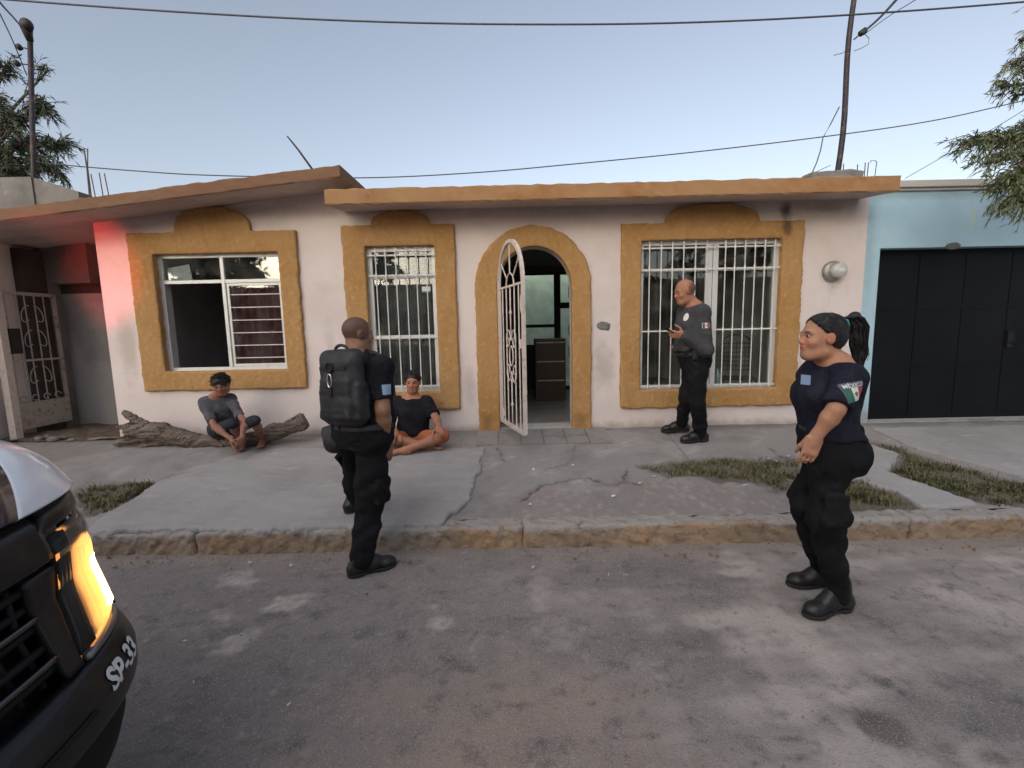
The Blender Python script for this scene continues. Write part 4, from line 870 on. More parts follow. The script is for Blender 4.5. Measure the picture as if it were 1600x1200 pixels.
# ---------------------------------------------------------------- trees
def leaves(P, D, n_rng, ln, wd, colr, droop, spread, seed):
    """lance-shaped folded leaves at points P along twig directions D"""
    g = np.random.default_rng(seed); n = len(P); d = D+g.normal(size=(n, 3))*spread; d[:, 2] -= droop; d /= np.linalg.norm(d, axis=1)[:, None]
    s = np.cross(d, g.normal(size=(n, 3))); s /= np.linalg.norm(s, axis=1)[:, None]; u = np.cross(s, d); L = (ln*g.uniform(.6, 1.25, n))[:, None]; W = (wd*g.uniform(.7, 1.2, n))[:, None]
    b = P; m = P+d*L*.45; t = P+d*L-np.array([0, 0, 1])*L*.15; V = np.stack([b, m+s*W+u*W*.35, t, m-s*W+u*W*.35, m], 1)
    i = np.arange(n)[:, None]*5; Fq = np.concatenate([i+np.array([[0, 4, 1]]), i+np.array([[1, 4, 2]]), i+np.array([[0, 3, 4]]), i+np.array([[4, 3, 2]])])
    c = np.array(colr)*g.uniform(.55, 1.35, (n, 1))*np.array([1, 1, 1])+g.normal(size=(n, 3))*.006; return V.reshape(-1, 3), Fq, np.repeat(np.clip(c, .008, 1), 5, 0)
def tree(name, label, trunk, limbs, tips, nl, ln, wd, colr, droop, seed, twig=.45):
    """trunk: points+radii; limbs: from->to; tips: (centre, size, number of twigs, base)"""
    g = np.random.default_rng(seed); base = Vector(trunk[0][0]); r = thing(name, base, label, 'tree'); mb = MB(); mb.tube([p for p, _ in trunk], [q for _, q in trunk], 10)
    LP, LD = [], []; tw = MB()
    for c, size, nt, root in tips:
        c = Vector(c); root = Vector(root); mid = root.lerp(c, .5)+Vector((0, 0, .12)); mb.tube([root, mid, c], [.04, .022, .010], 7)
        for k in range(nt):
            d = Vector(g.normal(size=3)); d.z *= .8; d.normalize(); p0 = mid.lerp(c, g.uniform(.35, 1)); p1 = c+Vector((d.x*size[0], d.y*size[1], d.z*size[2]))*g.uniform(.35, 1.0); p1m = p0.lerp(p1, .6)+Vector((0, 0, .05))
            p1 = p1-Vector((0, 0, droop*.25*g.uniform(.2, 1))); tw.tube([p0, p1m, p1], [.006, .004, .002], 4)
            for j in range(nl):
                t = g.uniform(.15, 1.0); q = p0.lerp(p1m, t*1.6) if t < .62 else p1m.lerp(p1, (t-.62)/.38); LP.append(q); LD.append((p1-p0).normalized())
    mb.build('trunk', MT['bark'], r, True); tw.build('twigs', MT['bark'], r)['kind'] = 'stuff'
    V, Fq, cc = leaves(np.array(LP), np.array(LD), None, ln, wd, colr, droop, .75, seed); mesh('crown', V, Fq, MT['leaf'], r, False, None, cc); return r
tr = (5.75, 4.35, .0)
Rt = [(1592, 62, 4.3, .14, 7), (1580, 100, 4.3, .14, 6), (1560, 135, 4.3, .16, 12), (1585, 150, 4.4, .16, 8), (1530, 222, 4.2, .22, 26), (1500, 225, 4.25, .17, 18), (1570, 225, 4.3, .22, 26), (1545, 252, 4.1, .2, 20), (1590, 255, 4.2, .22, 22), (1565, 290, 4.1, .22, 26), (1595, 300, 4.2, .22, 22), (1570, 322, 4.05, .17, 16), (1550, 300, 4.1, .16, 10), (1600, 205, 4.2, .2, 22), (1605, 270, 4.15, .22, 24), (1605, 325, 4.1, .2, 20), (1598, 110, 4.3, .16, 14),
      (1680, 60, 4.4, .45, 30), (1720, 180, 4.5, .5, 30), (1700, 280, 4.3, .45, 30), (1800, 60, 4.8, .7, 30), (1850, 240, 4.6, .6, 30), (1760, -60, 4.6, .7, 30), (1900, 100, 5.2, .7, 26)]
lim = [Vector((5.5, 4.4, 3.0)), Vector((5.55, 4.35, 3.5)), Vector((5.6, 4.4, 4.0))]
tips = []
for x, y, Y_, s, nt in Rt:
    c = at(x, y, Y_); rt = min(lim, key=lambda q: abs(q.z-.1-c.z)); tips.append((c, (s, s, s*.7), nt, rt))
tree('street_tree', 'fine-leaved street tree reaching in from the right edge before the blue house', [(tr, .13), ((5.7, 4.35, 1.2), .11), ((5.5, 4.4, 3.0), .085), ((5.6, 4.4, 4.0), .06), ((5.75, 4.5, 4.8), .03)], None, tips, 19, .066, .0060, (.15, .185, .085), .35, 3)
Lt = [(10, 100, 7.2, .3, 16), (-20, 160, 7.2, .4, 34), (20, 185, 7.1, .32, 26), (60, 165, 7.0, .28, 14), (85, 165, 7.0, .22, 10), (40, 225, 7.0, .36, 34), (5, 250, 7.0, .36, 44), (90, 225, 6.9, .26, 20), (70, 255, 6.9, .28, 26), (25, 275, 6.8, .3, 36), (108, 228, 6.9, .2, 9), (-40, 90, 7.3, .35, 22), (75, 110, 7.1, .2, 6), (-60, 240, 7.2, .5, 36), (-120, 140, 7.4, .6, 36), (-10, 300, 6.7, .25, 30), (95, 270, 6.85, .18, 12)]
tips = []; lim = [Vector((-8.2, 7.5, 2.9)), Vector((-8.25, 7.5, 3.6)), Vector((-8.3, 7.5, 4.3))]
for x, y, Y_, s, nt in Lt:
    c = at(x, y, Y_); rt = min(lim, key=lambda q: abs(q.z-.2-c.z)); tips.append((c, (s, s, s), nt, rt))
tree('willow_tree', 'dark willowy tree at far left behind the service mast', [((-8.15, 7.5, 0), .16), ((-8.2, 7.5, 2.9), .12), ((-8.25, 7.5, 3.6), .09), ((-8.3, 7.5, 4.6), .05)], None, tips, 22, .125, .0090, (.045, .060, .030), .55, 5)

# ---------------------------------------------------------------- weathered log at the wall
def log():
    Yl = 4.98
    def g(x, y, dy=0): return np.array(at(x, y, Yl+dy))
    f = Fld((-4.75, 4.62, .28), (-2.2, 5.29, .95), .0115)
    pts = [(205, 672), (250, 676), (300, 690), (345, 694), (390, 690), (430, 676), (468, 662)]; rad = [.075, .092, .075, .065, .072, .082, .085]
    Q = [g(*p) for p in pts]
    for q, r_ in zip(Q, rad): q[2] = max(q[2], sw_h(Yl)+r_*.55)
    for i in range(len(Q)-1): f.rc(Q[i], Q[i+1], rad[i], rad[i+1], .05)
    for a, b, ra, rb in [((225, 664), (196, 645), .055, .018), ((240, 668), (184, 668), .055, .018), ((238, 684), (180, 692), .05, .016), ((250, 690), (212, 702), .035, .012), ((250, 672), (214, 655), .05, .03), ((262, 690), (205, 696), .035, .02), ((455, 660), (470, 650), .05, .03), ((452, 672), (474, 668), .05, .025)]:
        A_, B_ = g(*a), g(*b, random.uniform(-.08, .05)); f.rc(A_, B_, ra, rb, .025)
    for i in range(26):                                  # long splits along the grain
        t = random.uniform(.02, .98); k = min(5, int(t*6)); fr = t*6-k; c = Q[k]*(1-fr)+Q[k+1]*fr; r_ = rad[k]; an = random.uniform(.2, 2.9); o = np.array([0, -math.cos(an*.9)*r_, math.sin(an)*r_]); d = (Q[k+1]-Q[k])*random.uniform(.25, .7)
        f.rc(c+o-d*.5, c+o+d*.5, .009, .005, .008, 's')
    f.rough(.012, 14, 5); f.rough(.005, 50, 6)
    idx = np.nonzero(np.abs(f.phi) < .04); x, y, z = f.ax[0][idx[0]], f.ax[1][idx[1]], f.ax[2][idx[2]]; tw_ = z+.35*np.sin(x*2.3)*y; t = np.sin(75*(y*.9+tw_)+2.2*np.sin(x*5))+.8*np.sin(150*(tw_-y*.7)+3*np.sin(x*8+y*9))+.6*np.sin(260*(tw_+y*.4)+2*np.sin(x*13)); f.phi[idx] += (.0065*t).astype(np.float32)
    tag(f.build('fallen_log', MT['log']), 'weathered driftwood log lying against the wall under the left window', 'log')
log()

# ================================================================== PEOPLE
def nv(v): v = np.array(v, dtype=np.float64); return v/np.linalg.norm(v)
def lerp(a, b, t): return np.array(a)*(1-t)+np.array(b)*t
def pxw(x, y, Y): return np.array(at(x, y, Y))
def head(f, c, fw, up, s=1.0, jaw=1.0):
    fw = nv(fw); rt = nv(np.cross(fw, up)); up = np.cross(rt, fw); A = (rt, fw, up); c = np.array(c)
    def q(a, b, u): return c+(rt*a+fw*b+up*u)*s
    f.ell(q(0, -.012, .030), A, (.077*s, .096*s, .088*s), .02); f.ell(q(0, .022, -.030), A, (.064*s*jaw, .072*s, .092*s), .03)
    f.ell(q(0, .062, -.088), A, (.030*s*jaw, .026*s, .024*s), .03)
    for e in (-1, 1):
        f.rc(q(e*.045*jaw, .0, -.075), q(e*.02, .062, -.098), .022*s, .018*s, .025)            # jaw line
        f.ell(q(e*.040, .062, -.028), A, (.022*s, .02*s, .02*s), .02)                           # cheek
        f.ell(q(e*.033, .094, .006), A, (.019*s, .014*s, .013*s), .012, 's')                    # eye socket
        f.rc(q(e*.012, .088, .022), q(e*.048, .076, .022), .009*s, .008*s, .012)                # brow
        f.ell(q(e*.079, -.004, -.004), A, (.010*s, .022*s, .032*s), .008); f.ell(q(e*.092, .004, -.002), A, (.008*s, .010*s, .016*s), .006, 's')
        f.ell(q(e*.010, .096, -.028), A, (.0085*s, .009*s, .007*s), .006)                        # nostril
    f.rc(q(0, .086, .012), q(0, .103, -.022), .0085*s, .0105*s, .012)
    f.ell(q(0, .089, -.052), A, (.024*s, .011*s, .0065*s), .006); f.ell(q(0, .088, -.064), A, (.021*s, .011*s, .007*s), .006); f.ell(q(0, .100, -.058), A, (.02*s, .006*s, .0022*s), .004, 's')
    return A, q
def hand(f, w, d, n, th, curl=.5, s=1.0, thumb=.5):
    """w wrist, d direction of the fingers, n palm normal (fingers curl towards it), th side of the thumb"""
    d = nv(d); n = nv(np.array(n)-d*np.dot(n, d)); th = nv(np.array(th)-d*np.dot(th, d)-n*np.dot(th, n)); w = np.array(w)
    pc = w+d*.05*s; f.box(pc, (th, d, n), (.041*s, .050*s, .0145*s), .013*s, .012); f.rc(w-d*.02*s, w+d*.03*s, .026*s, .024*s, .02)
    for i, (o, L) in enumerate(((.031, .076), (.0105, .085), (-.010, .078), (-.030, .061))):
        p = w+d*.095*s+th*o*s; dd = d+th*(o*.8); ang = curl*(.75+.12*i); r = .0088*s
        for j, fr in enumerate((.42, .32, .26)):
            ang_j = ang*(j+.6); v = nv(dd)*math.cos(ang_j)+n*math.sin(ang_j); e = p+v*L*fr*s; f.rc(p, e, r, r*.9, .005); p = e; r *= .91
    p = w+d*.028*s+th*.036*s+n*.006*s; v = nv(d*.55+th*.75+n*thumb) if thumb < 1 else nv(d*.9+th*.22+n*.45); e = p+v*.042*s; f.rc(p-v*.02*s, e, .0145*s, .0115*s, .012); v = nv(d*.9+th*(.25 if thumb < 1 else -.1)+n*min(thumb, .6)); e2 = e+v*.034*s; f.rc(e, e2, .011*s, .010*s, .006); f.rc(e2, e2+nv(v+n*.2)*.024*s, .010*s, .008*s, .004)
TM = [(-.10, .125, .095, -.01), (-.03, .160, .115, -.012), (.05, .165, .115, -.005), (.14, .150, .106, .005), (.25, .160, .118, .012), (.36, .175, .122, .008), (.44, .165, .10, -.008), (.50, .11, .075, -.018), (.55, .06, .058, -.016)]
def scaleT(T, sx, sy, sz, belly=0, bust=0):
    o = []; T = np.array(T); cs = np.linspace(T[0, 0], T[-1, 0], 34); k_ = np.array([.25, .5, .25])
    cols = [np.interp(cs, T[:, 0], T[:, j]) for j in (1, 2, 3)]; cols = [np.convolve(np.pad(v, 1, 'edge'), k_, 'valid') for v in cols]
    for c, a, b, y in zip(cs, *cols):
        bb = belly*math.exp(-((c-.10)/.10)**2); bu = bust*math.exp(-((c-.31)/.085)**2); o.append((c*sz, a*sx, b*sy+(bb+bu)*.5, y+(bb+bu)*.5))
    return o
def eyes(q, A, parent, s=1.0):
    for e in (-1, 1):
        c = q(e*.032, .0785, .006); rt, fw, up = A; mb = MB(); V = []; n = 10; Fc = []
        for i in range(n+1):
            ph = math.pi*i/n
            for j in range(12):
                t = 2*math.pi*j/12; V.append(c+(fw*math.cos(ph)+(rt*math.cos(t)+up*math.sin(t))*math.sin(ph))*.0112*s)
        for i in range(n):
            for j in range(12): Fc.append((i*12+j, i*12+(j+1) % 12, (i+1)*12+(j+1) % 12, (i+1)*12+j))
        V = np.array(V); dt = ((V-c)@fw)/(.0112*s); col = np.where(dt[:, None] > .9, [[.004, .003, .003]], np.where(dt[:, None] > .68, [[.03, .015, .008]], [[.34, .30, .28]])); mesh('eye', V, Fc, MT['eye'], parent, True, None, col)
def skin_col(q, A, c, base, hairline, stub, lip=(.28, .10, .08), brow=True):
    rt, fw, up = A; base = np.array(base)
    def fn(V):
        L = V-np.array(c); a, b, u = L@rt, L@fw, L@up; n = vnoise(V, 60, 3, 2)*.06+vnoise(V, 14, 4, 2)*.07; col = base*(1+n[:, None])
        H = np.linalg.norm(L, axis=1) < .17
        warm = H & (b > .07) & (u < .0) & (u > -.05) | (H & (np.abs(a) > .075)); col[warm] *= np.array([1.1, .92, .9])
        m = np.clip(1-np.maximum(np.abs(u+.058)/.011, np.abs(a)/.026), 0, 1)*(b > .075)*H; m = np.clip(m*3, 0, .75)[:, None]; col = col*(1-m)+np.array(lip)*m
        if brow:
            m = np.clip(1-np.maximum(np.abs(u-.026-.002*np.cos(a*60))/.0065, np.abs(np.abs(a)-.032)/.022), 0, 1)*(b > .05)*H; m = np.clip(m*3, 0, .8)[:, None]; col = col*(1-m)+np.array([.015, .012, .01])*m
        if hairline is not None:
            m = np.clip(hairline(a, b, u)*60+vnoise(V, 180, 5, 2)*.8, 0, 1)*H*stub; m = m[:, None]; col = col*(1-m)+np.array([.018, .016, .016])*m
        return np.clip(col, .005, 1)
    return fn
def drape(f, c, n, u, v, pts, lift=.0035):
    """lay points (in the u,v plane round c) on the surface of field f, seen along n"""
    c = np.array(c); n = nv(n); P = c+np.outer(np.array(pts)[:, 0], u)+np.outer(np.array(pts)[:, 1], v)+n*.10; t = np.zeros(len(P))
    for _ in range(70):
        d = f.sample(P-n*t[:, None]); t += np.clip(d, 0, .01)*.8; t = np.minimum(t, .2)
    return P-n*(t[:, None]-lift)
def patch_grid(w, h, nu=10, nv_=8, x0=None):
    return [(w*(i/(nu-1)-.5), h*(j/(nv_-1)-.5)) for i in range(nu) for j in range(nv_)], grid_faces(nu, nv_)
def text_mesh(s, size, bold=.012):
    cu_ = bpy.data.curves.new('t', 'FONT'); cu_.body = s; cu_.size = size; cu_.align_x = 'CENTER'; cu_.align_y = 'CENTER'; cu_.resolution_u = 3; cu_.offset = size*bold
    o = bpy.data.objects.new('t', cu_); COL.objects.link(o); me = bpy.data.meshes.new_from_object(o.evaluated_get(bpy.context.evaluated_depsgraph_get())) if False else None
    bpy.context.view_layer.update(); me = o.evaluated_get(bpy.context.evaluated_depsgraph_get()).to_mesh(); V = [(v.co.x, v.co.y) for v in me.vertices]; Fc = [tuple(p.vertices) for p in me.polygons]; bpy.data.objects.remove(o); return V, Fc
def flag_patch(f, parent, c, n, u, v, w, h, text=None):
    n = nv(n); u = nv(np.array(u)-n*np.dot(u, n)); v = nv(np.array(v)-n*np.dot(v, n)-u*np.dot(v, u))
    tot = h*(1.35 if text else 1.0); g, fc = patch_grid(w*1.08, tot*1.08); mesh('patch_backing', drape(f, np.array(c)+v*(h*.17 if text else 0), n, u, v, g, .002), fc, MT['white' if not text else 'ltgrey'], parent, True)
    for i, m in enumerate(('green', 'white', 'red')):
        g, fc = patch_grid(w/3, h, 5, 8); g = [(a+w*(i-1)/3, b) for a, b in g]; mesh('flag_stripe', drape(f, c, n, u, v, g, .0045), fc, MT[m], parent, True)
    ring = [(0, 0)]+[(h*.17*math.cos(t)*(1+.25*math.sin(3*t)), h*.17*math.sin(t)*(1+.2*math.cos(5*t))) for t in np.linspace(0, 2*math.pi, 15)[:-1]]
    mesh('flag_emblem', drape(f, c, n, u, v, ring, .0062), [(0, i, i % 14+1) for i in range(1, 15)], MT['emblem'], parent)
    if text:
        V, Fc = text_mesh(text, h*.42, .01); V = [(a*w*.92/(max(q_[0] for q_ in V)-min(q_[0] for q_ in V))*1.0, b-abs(a)*abs(a)*.0/w) for a, b in V]; mesh('lettering', drape(f, np.array(c)+v*h*.66, n, u, v, V, .0125), Fc, MT['white'], parent)
MT['ltgrey'] = M('patch_navy', (.10, .11, .14), .8)
def boot(parent, ankle, toe_dir, sole_z, L=.28, hgt=.16, mat='boot', pitch=0., sole=True):
    """a laced boot: shaft, heel, instep, toe cap and sole"""
    d = np.array((toe_dir[0], toe_dir[1], 0)); d = nv(d); u = np.array((0, 0, 1.)); s = np.cross(d, u); u2 = u*math.cos(pitch)-d*math.sin(pitch)*0; d2 = nv(d+u*math.tan(pitch))
    a = np.array(ankle); h0 = np.array((a[0], a[1], sole_z))-d*.055; 
    def q(t, z, sd=0): return h0+d2*t+u*z+s*sd
    f = Fld(np.minimum(q(-.1, -.02), q(L+.1, hgt))-.12, np.maximum(q(-.1, 0), q(L+.1, hgt))+.14, .007)
    f.rc(q(.01, .055), q(.06, hgt), .044, .050, .03); f.rc(q(.0, .04), q(.12, .055), .038, .042, .03); f.rc(q(.12, .055), q(L-.07, .038), .044, .038, .03); f.ell(q(L-.065, .036), (d2, s, u), (.062, .046, .036), .02); f.rc(q(.055, hgt-.03), q(.14, .075), .042, .034, .03)
    f.folds(.0025, 70, 3); f.cut(q(0, .012), -np.cross(s, d2) if np.cross(s, d2)[2] > 0 else np.cross(s, d2)); o = f.build('boot', MT[mat], parent)
    g = Fld(np.minimum(q(-.1, -.03), q(L+.1, .08))-.12, np.maximum(q(-.1, -.03), q(L+.1, .08))+.12, .006); g.ell(q(.02, .012), (d2, s, u), (.062, .041, .05), .02); g.ell(q(L-.075, .012), (d2, s, u), (.075, .051, .05), .03); g.rc(q(.03, .012), q(L-.08, .012), .034, .044, .03)
    nn = np.cross(s, d2); nn = nn if nn[2] > 0 else -nn; g.cut(q(0, .020), nn).cut(q(0, .0), -nn); g.box(q(.085, -.001), (d2, s, u), (.025, .08, .010), .003, .003, 's'); g.build('sole', MT['tyre'], o)
    return o

def figure(name, label, loc, J, st, vox):
    """one person: body (continuous), shirt, trousers, belt, boots, hair"""
    root = thing(name, loc, label, 'person'); pel = J['pelvis']; up = nv(J['up']); fw = nv(J['fw']); rt = nv(np.cross(fw, up)); fw = np.cross(up, rt); A = (rt, fw, up); T = scaleT(TM, *st['T'])
    for sd, sg in (('L', -1), ('R', 1)):
        J['sh'+sd] = pel+up*(T[-1][0]-.105*st['T'][2])+rt*sg*.168*st['T'][0]+fw*st.get('shf', 0)+np.array(J.pop('dsh'+sd, (0, 0, 0)))
    pts = np.array([J[k] for k in J if k not in ('up', 'fw', 'hfw', 'hup') and not k.startswith('dsh') and not k.startswith('h_')]); lo = pts.min(0)-.26; hi = pts.max(0)+.26; cv = J.get('hup', up)
    B = Fld(lo, hi, vox); B.torso(pel, A, T, .03)
    tops = T[-1][0]; nb = pel+up*(tops-.03)-fw*.012; hs = st.get('hs', 1.0); hA, q = head(B, J['head'], J['hfw'], cv, hs, st.get('jaw', 1.0)); B.rc(nb, q(0, -.022, -.07), .058*hs*st.get('neck', 1), .052*hs*st.get('neck', 1), .035); B.rc(nb, q(0, .0, -.06), .05*hs, .045*hs, .03)
    ar = st.get('arm', 1.0); lg = st.get('leg', 1.0)*(1 if st.get('bare') else .85)
    for sd in ('L', 'R'):
        S_, E_, W_ = J['sh'+sd], J['el'+sd], J['wr'+sd]; B.rc(S_, E_, .050*ar, .041*ar, .04); B.rc(E_, lerp(E_, W_, .3), .040*ar, .042*ar, .02); B.rc(lerp(E_, W_, .3), W_, .042*ar, .027*ar, .02)
        B.rc(pel+up*(tops-.09*st['T'][2])+rt*(.05 if sd == 'R' else -.05), S_, .06*ar, .052*ar, .05)
        hd = J['h_'+sd]; hand(B, W_, hd[0], hd[1], hd[2], hd[3], st.get('hand', 1.0), hd[4] if len(hd) > 4 else .5)
        H_, K_, N_ = J['hip'+sd], J['kn'+sd], J['an'+sd]; B.rc(H_, K_, .082*lg, .054*lg, .05); B.rc(K_, lerp(K_, N_, .3), .052*lg, .055*lg, .03); B.rc(lerp(K_, N_, .3), N_, .055*lg, .036*lg, .03)
        if st.get('bare'):
            t = J['toe'+sd]; B.rc(N_+np.array((0, 0, -.02)), N_+np.array((0, 0, -.03))+nv(t-N_)*-.035, .034, .03, .02); B.rc(N_, lerp(N_, t, .7), .032, .030, .03); B.ell(lerp(N_, t, .85), I3, (.04, .05, .02), .02)
            w_ = np.cross(nv(t-N_), (0, 0, 1)); 
            for k in range(5): B.rc(lerp(N_, t, .9)+w_*(.028-.014*k), t+w_*(.032-.015*k)+nv(t-N_)*(.012-.004*k), .010, .009, .006)
    B.build('body', MT['skin'], root, skin_col(q, hA, J['head'], st['skin'], st.get('hairline'), st.get('stub', 0), st.get('lip', (.25, .09, .07)))); eyes(q, hA, root, hs)
    # shirt
    S = Fld(lo, hi, vox*1.1); gr = st.get('grow', .021); hem = st.get('hem', -.06); S.torso(pel, A, T, .03, gr, (hem-.05, T[-4][0])); S.cut(pel+up*hem, -up); sl = st.get('sleeve', .72)
    for sd in ('L', 'R'):
        S_, E_, W_ = J['sh'+sd], J['el'+sd], J['wr'+sd]; S.rc(pel+up*(tops-.10*st['T'][2])+rt*(.05 if sd == 'R' else -.05), S_, .075*ar, .066*ar, .05)
        if sl <= 1:
            Q = Fld(lo, hi, vox*1.1); p = lerp(S_, E_, sl); Q.rc(S_, lerp(S_, E_, sl+.2), .066*ar, .068*ar, .02); Q.cut(p, nv(E_-S_)); S.comb((slice(None),)*3, Q.phi, .035)
        else: S.rc(S_, E_, .070*ar, .069*ar, .045); S.rc(E_, lerp(E_, W_, .93), .069*ar, .048*ar, .03)
    S.folds(st.get('fold', .006)*1.5, 22, 3, .2); S.folds(st.get('fold', .006)*.8, 50, 8, .3)
    if st.get('neckcut', True): S.ell(nb+fw*.035+up*.05, A, (.075, .075, .05), .01, 's')
    shirt = S.build('shirt', MT[st['shirt']], root)
    if st.get('collar'):
        Cc = Fld(nb-.16, nb+.16, .007); Cc.rc(nb-up*.005, nb+up*.035, .078, .070, .01); Cc.rc(nb-up*.05, nb+up*.12, .060, .056, .004, 's'); Cc.cut(nb+up*.035, up); Cc.build('collar', MT[st['shirt']], shirt)
    # trousers
    P_ = Fld(lo, np.array((hi[0], hi[1], min(hi[2], pel[2]+.35))), vox*1.15); P_.torso(pel, A, T, .03, .021, (-.10, st.get('waist', .06))); lt = st.get('tleg', 1.0); tl = st.get('tlen', .97); bt = st.get('butt', 0)
    for sd in ('L', 'R'):
        H_, K_, N_ = J['hip'+sd], J['kn'+sd], J['an'+sd]; P_.rc(H_, K_, .100*lt, .076*lt, .05)
        if tl > .5: P_.rc(K_, lerp(K_, N_, .35), .075*lt, .070*lt, .04); P_.rc(lerp(K_, N_, .35), lerp(K_, N_, tl), .070*lt, .062*lt, .04)
        if bt: P_.ell(pel-fw*.075-up*.03+(rt if sd == 'R' else -rt)*.07, A, (.085, bt, .10), .05)
        if st.get('cargo'):
            o = (rt if sd == 'R' else -rt)*.082*lt; d = nv(K_-H_); P_.box(lerp(H_, K_, .72)+o, (np.cross(d, rt), rt, d), (.065, .022, .085), .015, .012)
    if tl > .5: P_.folds(.0085, 22, 11, 1.6); P_.folds(.0055, 55, 12, 1.6)
    else: P_.folds(.006, 26, 11, .6)
    tr_ = P_.build('trousers' if tl > .5 else 'shorts', MT[st['trousers']], root)
    if st.get('belt'):
        G = Fld(pel-.32, pel+.32, .008); w0 = st['belt']; G.torso(pel, A, T, .01, .024, (w0-.02, w0+.02)); G.cut(pel+up*(w0+.024), up).cut(pel+up*(w0-.024), -up); bl = G.build('belt', MT['pack'], tr_)
    for sd in ('L', 'R'):
        if not st.get('bare'): boot(root, J['an'+sd], J['toe'+sd]-J['an'+sd], J['an'+sd][2]-.085, st.get('bootL', .285), st.get('booth', .15), 'boot', J.get('pitch'+sd, np.array([0]))[0] if 'pitch'+sd in J else 0)
    return root, B, S, A, q, hA, shirt, tr_
HD = lambda d, n, t, c, th=.5: (d, n, t, c, th)

